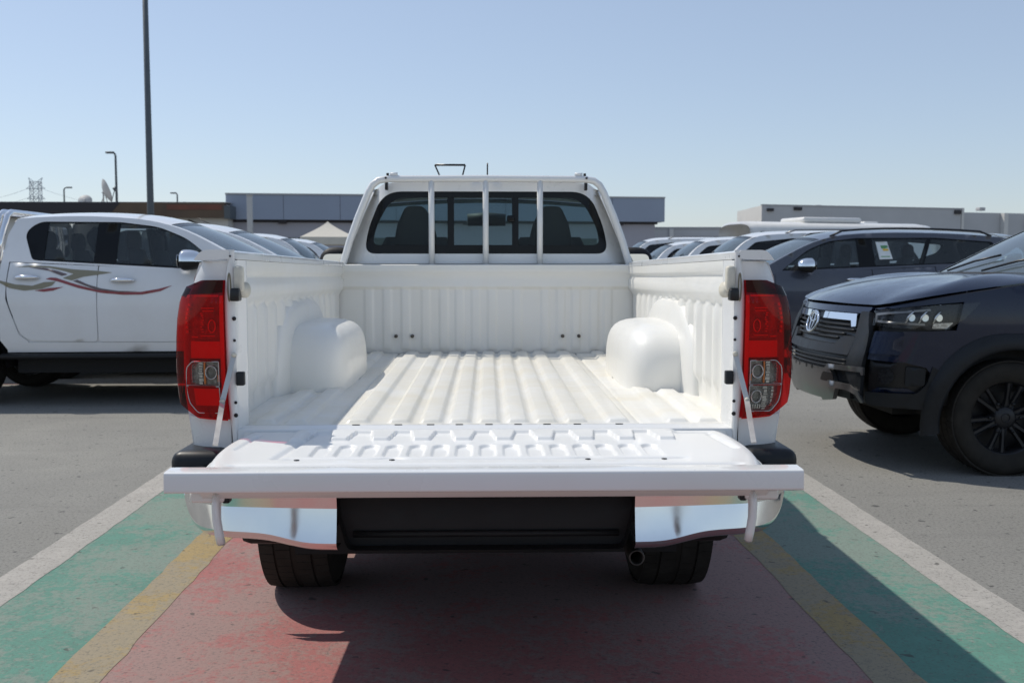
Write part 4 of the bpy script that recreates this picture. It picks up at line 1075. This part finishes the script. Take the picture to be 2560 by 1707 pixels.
def back_cab(root, T, paint_m, end, suv=False, length=None):
    b = MB()
    if not suv:
        zs = lin(.6, 1.68, 16)
        ol = [(-ribbon(end+.70, z)[1], z) for z in zs]+[(-.5, 1.735), (.5, 1.735)]+[(ribbon(end+.70, z)[1], z) for z in reversed(zs)]
        wi = rpoly([(-.62, 1.36), (.62, 1.36), (.52, 1.66), (-.52, 1.66)], .06)
        fn = lambda y, z, o=0: T(end-.045*max(0, (z-1.3)/.4)+o, y, z)
        b.panel(ol, fn, .1, [wi], rim=False); b.build('cab_rear_wall', paint_m, root)
        MB().panel(wi, lambda y, z, o=0: fn(y, z, -.01), .1, rim=False).build('rear_window', 'glass_dark', root)
    else:
        zs = lin(.52, 1.62, 20)
        ue = lambda z: length-.03-.05*sst(.9, 1.2, z)-.26*sst(1.15, 1.7, z)
        wy = lambda z: ribbon(length-.1+.70, z, 0, length)[1]
        ol = [(-wy(z), z) for z in zs]+[(-.5, 1.70), (.5, 1.70)]+[(wy(z), z) for z in reversed(zs)]
        wi = rpoly([(-.66, 1.20), (.66, 1.20), (.56, 1.58), (-.56, 1.58)], .06)
        fn = lambda y, z, o=0: T(ue(z)+.06*(1-(y/.85)**2)+o, y, z)
        b.panel(ol, fn, .1, [wi], rim=False)
        b.grid(lambda u, t: T(u, t*.62, 1.70+.05*(1-t*t)), [length-.32, length-.18], lin(-1, 1, 7))
        b.build('tail_door', paint_m, root)
        MB().panel(wi, lambda y, z, o=0: fn(y, z, -.01), .1, rim=False).build('rear_window', 'glass_dark', root)
        for sd in (1, -1):
            MB().grid(lambda a, z: T(length-.02-.3*max(0, a-.4)**1.4, sd*(.62+.27*min(1, a*1.3)), z), lin(0, 1.2, 7), lin(.98, 1.14, 4)).build('tail_lamp', 'lens_red', root)
VT = lambda u, y, z: (2.6-u, y, z)
def make_pickup(name, loc, paint_m, label, group, rz=0, flare=None, rim='alloy', bar=True, glass_m='glass_car'):
    r = empty(name, loc, label, 'pickup truck', group, rz)
    S, Q, QF, topf = vehicle(r, VT, 'pickup', paint_m, 3.60, 5.28, 3.085, flare=flare, rim=rim, glass_m=glass_m)
    pickup_bed(r, VT, paint_m, 5.28, 3.60, .95+3.085, bar); back_cab(r, VT, paint_m, 3.60)
    return r, S
def make_suv(name, loc, paint_m, label, group, rz=0, glass_m='glass_car', rim='alloy', kind='suv'):
    r = empty(name, loc, label, 'car', group, rz)
    S, Q, QF, topf = vehicle(r, VT, kind, paint_m, 4.60, 4.80, 2.745, rim=rim, glass_m=glass_m)
    back_cab(r, VT, paint_m, 4.60, True, 4.80)
    for sd in (1, -1):
        m = MB(); m.tube([VT(2.3, sd*.60, RAIL[kind](2.3)+.01)]+[VT(u, sd*.605, RAIL[kind](u)+.055) for u in lin(2.45, 4.2, 8)]+[VT(4.35, sd*.60, RAIL[kind](4.35)+.01)], .014, 8)
        m.build('roof_rail', 'black' if paint_m != 'white_b' else 'satin', r)
    return r, S

# left row: white pickups facing right, side on to the camera
LX = -.71-2.6
GL = 'white pickups parked in the left row'
lp_, S_ = make_pickup('pickup_truck', (LX, 10.25, 0), 'white_b', 'white double cab pickup with gold and red swoosh decals on its doors', GL)
c = copy_tree(lp_); c.location = (LX-.02, 12.5, 0); c['label'] = 'white pickup directly behind the one with door decals, mostly hidden'
def decal(name, pts, mat, off):
    f = S_(-1)
    MB().panel(pts, lambda x, z, o=0: f(-(x-LX)+2.6, z, off), .05, rim=False).build(name, mat, lp_)
zz6 = lambda x, y: (-3.462+(x-855)*.002056/2.0*.99, 1.148-(y-635)*.00102)
D = lambda L: [zz6(*p) for p in L]
decal('door_decal', D([(130, 528), (260, 514), (430, 520), (640, 548), (860, 562), (990, 576), (860, 596), (740, 612), (640, 645), (560, 625), (650, 588), (560, 562), (430, 535), (260, 528)]), 'gold', .003)
decal('door_decal', D([(250, 530), (400, 538), (520, 566), (600, 592), (550, 606), (430, 560)]), 'decal_dk', .0045)
decal('door_decal', D([(410, 632), (450, 620), (500, 622), (640, 668), (850, 726), (1050, 748), (1250, 746), (1400, 720), (1520, 690), (1420, 740), (1260, 770), (1100, 772), (900, 755), (700, 712), (520, 655)]), 'decal_red', .003)
decal('door_decal', D([(650, 650), (690, 640), (780, 680), (900, 716), (1050, 738), (1230, 742), (1050, 748), (850, 726)]), 'decal_dk', .0045)
decal('door_decal', D([(10, 645), (150, 680), (300, 692), (400, 660), (500, 655), (470, 690), (380, 720), (230, 735), (100, 712), (10, 665)]), 'gold', .003)
decal('door_decal', D([(320, 735), (450, 712), (570, 702), (480, 735), (400, 745)]), 'decal_red', .003)
# side step of the decal pickup
stp = MB(); stp.tube([(2.6-u, -.93, .455) for u in (1.6, 2.0, 3.0, 3.6)], .05, 10, ry=.028); 
for u in (1.7, 3.4): stp.tube([(2.6-u, -.93, .455), (2.6-u, -.70, .50)], .02, 6)
stp.build('side_step', 'plastic', lp_)

# right row: vehicles facing left
RX = 2.22+2.6
nv, S2 = make_pickup('pickup_truck', (RX, 6.92, 0), 'navy', 'dark navy double cab pickup facing left with chrome trimmed grille and black arches', None, pi, 'plastic_g', 'rimdark', False)
GR = 'cars parked in the right row'
gv, S3 = make_suv('car', (RX-.15, 13.35, 0), 'grey_car', 'slate grey car with a white window sticker behind the navy pickup', GR, pi); gv.scale = (1, 1, .965)
f = S3(1)
def stick(name, pts, mat, off, par): return MB().panel(pts, lambda u, z, o=0: f(u, z, off), .08, rim=False).build(name, mat, par)
sk_ = stick('window_sticker', [(2.865, 1.395), (2.845, 1.62), (2.99, 1.625), (3.03, 1.40)], 'sticker', -.006, gv)
stick('sticker_band', [(2.905, 1.535), (2.90, 1.575), (2.985, 1.575), (2.99, 1.55), (2.95, 1.535)], 'st_green', -.004, sk_)
stick('sticker_band', [(2.925, 1.505), (2.92, 1.533), (2.99, 1.533), (2.995, 1.505)], 'st_yel', -.004, sk_)
stick('sticker_band', [(2.89, 1.425), (2.888, 1.437), (3.0, 1.437), (3.0, 1.425)], 'st_green', -.004, sk_)
wv, S4 = make_suv('car', (2.53+2.6, 16.75, 0), 'white_b', 'white upright car next to the slate grey car in the right row', GR, pi, kind='wagon', glass_m='glass_dark')
for k, (Y, lab, sc) in enumerate(((20.1, 'white upright car in the right row, second beyond the slate grey car', 1), (23.5, 'white upright car in the right row, third beyond the slate grey car', 1), (27.2, 'taller white car at the far end of the right row by the low wall', 1.10))):
    c = copy_tree(wv); c.location = (2.53+2.6+.03*k, Y, 0); c['label'] = lab; c.scale = (1, 1, sc)
GW_ = 'white upright cars in the left row'
for k, (Y, lab) in enumerate(((15.0, 'white upright car in the left row, nearest of the three left of the tent'), (18.2, 'white upright car in the left row, middle one of the three left of the tent'), (21.4, 'white upright car at the far end of the left row beside the truck mirror'))):
    c = copy_tree(wv); c.location = (-1.63-2.6, Y, 0); c.rotation_euler = (0, 0, 0); c['label'] = lab; c['group'] = GW_
c = copy_tree(gv); c.location = (RX-.6, 30.0, 0); c['label'] = 'dark grey car far off beside the right mirror of the white truck'
for ch in list(c.children):
    if ch.name.startswith('window_sticker'):
        for g_ in list(ch.children): bpy.data.objects.remove(g_)
        bpy.data.objects.remove(ch)

# ------------------------------------------------------------------ buildings and yard furniture
M['blue_fascia'] = simple('blue_grey_cladding', (.30, .345, .43), .6, var=.05, vscale=.4)
M['wall_mauve'] = simple('mauve_grey_render', (.42, .41, .45), .8, var=.06, vscale=.5)
M['sign_dark'] = simple('dark_sign_board', (.022, .018, .022), .5, var=.2, vscale=.8)
M['sign_brown'] = simple('brown_sign_board', (.115, .075, .045), .6, var=.25, vscale=.7)
M['sign_rust'] = simple('rust_red_panel', (.17, .06, .035), .6, var=.3, vscale=1.2)
M['wall_white'] = simple('white_render', (.66, .645, .61), .85, var=.06, vscale=.6)
M['wall_grey'] = simple('grey_render', (.50, .50, .50), .85, var=.07, vscale=.5)
M['trim'] = simple('concrete_trim', (.40, .40, .40), .8)
M['canvas'] = simple('tent_canvas', (.62, .58, .50), .8, var=.05)
M['pole'] = simple('painted_pole', (.09, .105, .115), .45, var=.1)
M['pole_l'] = simple('light_pole_paint', (.50, .49, .47), .5, var=.06)
M['dish'] = simple('dish_paint', (.50, .49, .47), .6, var=.1)
M['lattice'] = simple('hazed_tower_steel', (.42, .45, .48), .6)  # distance haze is put into this pale colour
M['busw'] = simple('bus_white', (.72, .71, .68), .35, coat=.5, var=.04)
M['busg'] = simple('bus_glass', (.06, .075, .075), .12)
def block(mb, x0, x1, y0, y1, z0, z1, bev=0): return mb.box(((x0+x1)/2, (y0+y1)/2, (z0+z1)/2), (x1-x0, y1-y0, z1-z0), bev)
def bldg(name, loc, rz, label, cat='building', group=None): return empty(name, loc, label, cat, group, rz)

# long blue grey showroom behind the cab
b = bldg('showroom', (-10.97, 45, 0), math.atan2(2.0, 19.46), 'long blue grey flat roofed showroom behind the truck cab')
block(MB(), .05, 19.2, .35, 12, 0, 4.1).build('wall', 'wall_mauve', b)
m = MB(); block(m, 0, 19.56, 0, 12.2, 3.27, 4.33)
fs = m.build('fascia', 'blue_fascia', b)
m = MB()
for x in lin(2.44, 17.1, 7): block(m, x-.008, x+.008, -.004, .02, 3.275, 4.325)
m.build('fascia_joint', 'sign_dark', fs, split=True)
block(MB(), -.02, 19.58, -.03, 12.24, 4.335, 4.40).build('coping', 'trim', b)
block(MB(), .0, 19.3, .26, .36, 3.16, 3.262).build('soffit_trim', 'sign_dark', b)
m = MB()
for x in (2.2, 9.6, 10.3, 17.3): block(m, x, x+.35, .10, .30, 3.10, 3.255, .01)
m.build('floodlight', 'sign_dark', b, split=True)
for x in (1.0, 5.2, 14.5):
    w_ = block(MB(), x, x+3.0, .31, .36, .1, 2.5).build('window', 'busg', b)
    m = MB(); [block(m, x+k, x+k+.06, .28, .31, .1, 2.5) for k in (0, 1.0, 1.97, 2.94)]; m.build('mullion', 'trim', w_, split=True)
# dark and brown shop
b = bldg('shop', (-30, 44, 0), 0, 'low shop with a dark and brown sign board and dishes on its roof')
block(MB(), 0, 19.25, .4, 10, 0, 3.85).build('wall', 'wall_white', b)
m = MB(); n = 4
m.prism([(9.8, 3.29), (14.3, 3.29), (14.86, 3.93), (9.8, 3.93)], lambda x, z, y: (x, y, z), 0, .39); m.build('dark_sign_board', 'sign_dark', b)
block(MB(), 0, 9.79, 0, .39, 3.29, 3.93).build('dark_sign_board', 'sign_dark', b)
m = MB(); m.prism([(14.31, 3.29), (19.2, 3.29), (19.2, 3.93), (14.87, 3.93)], lambda x, z, y: (x, y, z), .003, .39); sb = m.build('brown_sign_board', 'sign_brown', b)
block(MB(), 16.8, 19.1, -.012, .0, 3.62, 3.84).build('sign_panel', 'sign_rust', sb)
block(MB(), 19.2, 19.45, -.02, 10, 3.25, 3.80).build('end_trim', 'pole', b)
block(MB(), -.02, 19.3, .39, 10.1, 3.93, 3.97).build('roof_edge', 'trim', b)
m = MB(); m.tube([(17.6, .35, 3.2), (18.6, -.3, 2.85)], .03, 6); m.tube([(19.2, -.35, 2.75), (18.2, -.4, 3.25)], .02, 6); m.build('awning_arm', 'sign_dark', b, split=True)
for x in (10.5, 14.2): block(MB(), x, x+2.6, .37, .41, .05, 2.4).build('window', 'busg', b)
# low grey wall
b = bldg('boundary_wall', (6.5, 60, 0), 0, 'low grey boundary wall between the two larger buildings', 'wall')
block(MB(), 0, 14, 0, .3, 0, 3.42).build('wall_panel', 'wall_grey', b); block(MB(), -.02, 14.02, -.05, .35, 3.42, 3.52).build('coping', 'trim', b)
block(MB(), 0, 14, -.06, -.003, 1.9, 2.3).build('band', 'wall_white', b)
block(MB(), 4.62, 4.86, -.1, -.061, 0, 3.41).build('pier', 'wall_white', b)
# grey building at the right
b = bldg('warehouse', (12.42, 45, 0), math.atan2(2.8, 10.3), 'flat roofed grey warehouse with a pale sunlit end wall at the right')
m = MB()
m.add([(-.0, 0, 0), (10.6, 0, 0), (10.6, 0, 3.9), (0, 0, 3.9), (1.55, 4.9, 0), (1.55, 4.9, 3.9), (10.6, 5, 0), (10.6, 5, 3.9)], [(0, 1, 2, 3), (1, 6, 7, 2), (3, 2, 7, 5), (6, 4, 5, 7)], False); m.build('wall', 'wall_grey', b)
m = MB(); m.add([(-.003, 0, 0), (-.003, 0, 3.91), (1.547, 4.9, 3.91), (1.547, 4.9, 0), (.10, .25, 0), (.10, .25, 3.91)], [(0, 1, 2, 3)], False); m.build('end_wall', 'wall_white', b)  # paler than the facade: its sunlit brightness is put into the colour
m = MB(); block(m, 0, 10.65, -.02, .10, 3.9, 3.96); m.build('roof_edge', 'trim', b)
m = MB(); block(m, .25, .55, -.10, -.003, 3.66, 3.78); block(m, 1.6, 2.0, -.06, -.003, 3.72, 3.86); block(m, 10.2, 10.55, -.08, -.003, 3.68, 3.86); m.build('wall_lamp', 'sign_dark', b, split=True)
m = MB(); block(m, 10.62, 30, .25, 9, 0, 3.78); m.build('annex_wall', 'wall_grey', b)
block(MB(), 10.62, 10.75, -.03, .24, 2.9, 3.97).build('corner_post', 'wall_white', b)
for x in (13.1, 14.6, 19, 24): block(MB(), x, x+.24, .0, .24, 0, 3.77).build('column', 'wall_white', b)
block(MB(), 10.76, 30, .1, .24, 1.6, 2.35).build('louvre', 'plastic_g', b)
m = MB()
for x, r_ in ((3.2, .12), (12.2, .16), (16, .12)): block(m, x, x+r_*2, .6, .9, 3.9, 3.9+r_, .02)
m.build('roof_vent', 'trim', b, split=True)
# tent
b = bldg('tent', (-5.28, 36, 0), radians(8), 'beige pyramid shade tent in front of the blue grey showroom', 'tent')
m = MB(); w2 = .92
m.grid(lambda k, t: (lambda a: (a[0]*t, a[1]*t, 2.80-(.56*(t**.82))))([(-w2, -w2), (w2, -w2), (w2, w2), (-w2, w2), (-w2, -w2)][int(k)]), [0, 1, 2, 3, 4], lin(.001, 1, 8), False); m.build('canopy', 'canvas', b)
m = MB()
for k in range(4):
    c0 = [(-w2, -w2), (w2, -w2), (w2, w2), (-w2, w2)][k]; c1 = [(-w2, -w2), (w2, -w2), (w2, w2), (-w2, w2)][(k+1) % 4]
    m.add([(c0[0]*1.002, c0[1]*1.002, 2.24), (c1[0]*1.002, c1[1]*1.002, 2.24), (c1[0], c1[1], 1.98), (c0[0], c0[1], 1.98)], [(0, 1, 2, 3)], False)
m.build('valance', 'canvas', b)
for sx in (-1, 1):
    for sy in (-1, 1): MB().tube([(sx*.9, sy*.9, 0), (sx*.9, sy*.9, 2.1)], .03, 8).build('leg', 'pole_l', b)
# poles
b = empty('light_pole', (-9.47, 30, 0), 'tall dark grey light pole rising out of the frame above the decal pickup', 'light pole')
MB().tube([(0, 0, 0), (0, 0, 3.2), (.0, 0, 12)], [.105, .095, .065], 14).build('shaft', 'pole', b)
MB().box((0, 0, .02), (.4, .4, .03), .005).build('base_plate', 'steel', b)
m = MB(); m.tube([(-.6, 0, 12), (.6, 0, 12)], .04, 8)
for sx in (-.6, .6): m.box((sx, -.1, 12.0), (.35, .5, .12), .03)
m.build('lamp_head', 'pole', b)
b = empty('post', (-8.84, 40, 0), 'pale square post standing before the blue grey showroom', 'post')
MB().box((0, 0, 1.97), (.19, .19, 3.94), .01).build('shaft', 'pole_l', b); MB().box((0, 0, 3.955), (.23, .23, .03), .005).build('cap', 'pole_l', b)
def street_lamp(loc, h, label, s=1, arm=-.28, mat='pole'):
    b = empty('street_lamp', loc, label, 'street lamp', 'street lamps beyond the roofs')
    MB().tube([(0, 0, 0), (0, 0, h-.12), (arm*.15, 0, h), (arm*.6, 0, h+.05)], [.085*s, .05*s, .045*s, .04*s], 10).build('shaft', mat, b)
    MB().box((arm*1.1, 0, h+.06), (.42*s, .18*s, .10*s), .03*s).build('lamp_head', mat, b)
street_lamp((-20.83, 60, 0), 7.66, 'dark street lamp taller than the dishes, left of the light pole', 1.15)
street_lamp((-35.7, 90, 0), 7.9, 'small faint street lamp between the lattice pylon and the dishes', 1.2, .4)
street_lamp((-26.06, 90, 0), 7.45, 'small faint street lamp right of the light pole', 1.2, -.3)
# lattice pylon
b = empty('pylon', (-110, 260, 0), 'pale lattice power pylon far off at the left edge', 'pylon')
m = MB(); wd = lambda z: 2.6-1.55*min(1, z/16)
lv = [0, 4, 8, 11, 13.5, 16, 18.2, 20.3, 22]
for i, z in enumerate(lv[:-1]):
    z2 = lv[i+1]; a, c = wd(z), wd(z2)
    for (sx, sy), (tx, ty) in (((-1, -1), (1, -1)), ((1, -1), (1, 1)), ((1, 1), (-1, 1)), ((-1, 1), (-1, -1))):
        m.tube([(sx*a, sy*a, z), (sx*c, sy*c, z2)], .09, 4); m.tube([(sx*a, sy*a, z), (tx*c, ty*c, z2)], .06, 4); m.tube([(tx*a, ty*a, z), (sx*c, sy*c, z2)], .06, 4); m.tube([(sx*c, sy*c, z2), (tx*c, ty*c, z2)], .06, 4)
m.build('tower', 'lattice', b)
m = MB()
for z, L_ in ((20.3, 2.3), (17.8, 2.2)):
    for sx in (-1, 1): m.tube([(0, 0, z), (sx*L_, 0, z)], .10, 4); m.tube([(sx*.9, 0, z+1.0), (sx*L_, 0, z)], .07, 4)
for sx in (-1, 1): m.tube([(sx*.9, 0, 21), (sx*1.7, 0, 23)], .10, 4); m.tube([(sx*.4, 0, 22), (sx*1.7, 0, 23)], .07, 4)
m.build('cross_arm', 'lattice', b)
# overhead wires
for k, (z0, sag) in enumerate(((20.2, 2.2), (17.9, 1.8), (20.0, 2.6))):
    m = MB(); x0, x1 = (-112.2, -150) if k != 2 else (-107.7, -76)
    m.tube([(x0+(x1-x0)*t, 260+10*t, z0-sag*4*t*(1-t)-(2.2*t if k == 2 else 3*t)) for t in lin(0, 1, 12)], .035, 4)
    tag(m.build('power_line', 'lattice'), ['topmost power line running left from the lattice pylon', 'lower power line running left from the lattice pylon', 'power line running right from the lattice pylon'][k], 'wire', 'power lines at the pylon')
# satellite dishes on the shop roof
def dish(loc, r, az, el, label):
    b = empty('satellite_dish', loc, label, 'satellite dish', 'satellite dishes on the shop roof')
    R = Matrix.Rotation(az, 3, 'Z') @ Matrix.Rotation(el, 3, 'X')
    c = Vector((0, 0, r*.95+.05)); m = MB()
    m.grid(lambda a, q: R @ Vector((r*a*cos(q), r*.32*a*a-.0, r*a*sin(q)))*1.0+c, lin(0, 1, 8), lin(0, 2*pi, 33)); m.grid(lambda a, q: R @ Vector((r*a*cos(q), r*.32*a*a+.02, r*a*sin(q)))+c, lin(0, 1, 8), lin(0, 2*pi, 33)); m.build('reflector', 'dish', b)
    m = MB(); m.tube([(0, 0, 0), c-Vector((0, 0, .1)), R @ Vector((0, -.05, 0))+c], .035, 8); m.tube([(-.3*r, .1, 0), R @ Vector((-.2*r, .0, -.3*r))+c], .02, 6); m.tube([(.3*r, .1, 0), R @ Vector((.2*r, .0, -.3*r))+c], .02, 6); m.build('mount', 'dish', b)
    m = MB(); m.tube([R @ Vector((0, r*.32, -r))+c, R @ Vector((0, r*.95, -.1*r))+c], .018, 6); m.tube([R @ Vector((0, r*.85, -.12*r))+c, R @ Vector((0, r*1.1, -.05*r))+c], .09, 8); m.build('feed_arm', 'pole', b)
dish((-16.55, 46, 3.97), .52, radians(-60), radians(20), 'larger tilted satellite dish with a feed arm on the shop roof')
dish((-17.45, 46.2, 3.84), .30, radians(8), radians(-28), 'smaller pale satellite dish on the shop roof')
# minibuses beyond the right row
def minibus(loc, rz, label, ac=True):
    b = empty('minibus', loc, label, 'bus', 'white minibuses beyond the right row', rz)
    m = MB(); pr = rpoly([(-1.0, .35), (1.0, .35), (1.02, 1.5), (.92, 2.42, .25), (.5, 2.52, .3), (-.5, 2.52, .3), (-.92, 2.42, .25), (-1.02, 1.5)], .12, 4); n = len(pr)
    st = [(-3.2, .93), (-3.1, 1), (2.7, 1), (3.0, .97), (3.2, .86)]
    m.add([(x, y*s, .35+(z-.35)*(1-(1-s)*.5)) for x, s in st for y, z in pr], [(i*n+j, i*n+(j+1) % n, (i+1)*n+(j+1) % n, (i+1)*n+j) for i in range(len(st)-1) for j in range(n)]+[tuple(range(n)), tuple(range(5*n-1, 4*n-1, -1))], True)
    m.build('body', 'busw', b)
    for sd in (1, -1):
        for k in range(6):
            m = MB(); x = -2.95+k*.95
            m.add([(x, sd*1.024, 1.50), (x+.88, sd*1.024, 1.50), (x+.88, sd*.945, 2.22), (x, sd*.945, 2.22)], [(0, 1, 2, 3)], False); m.build('window', 'busg', b)
    m = MB(); m.add([(3.215, -.82, 1.35), (3.215, .82, 1.35), (3.10, .78, 2.25), (3.10, -.78, 2.25)], [(0, 1, 2, 3)], False); m.build('windscreen', 'busg', b)
    m = MB(); m.box((-.3, 0, 2.58), (2.0, 1.2, .16), .06); m.box((1.5, .2, 2.54), (.5, .4, .10), .03); m.build('roof_unit', 'busw', b, split=True)
    for x in (-2.0, 2.0):
        for sd in (1, -1): MB().lathe([(.0, -.1), (.36, -.1), (.38, -.06), (.38, .06), (.36, .1), (0, .1)], (x, sd*.93, .38), 'y', 20).build('wheel', 'rubber', b)
    return b
minibus((10.35, 30.2, 0), radians(17), 'white minibus with a row of side windows left of the warehouse corner')
minibus((12.3, 36.2, 0), radians(80), 'white minibus seen end on before the grey warehouse wall')
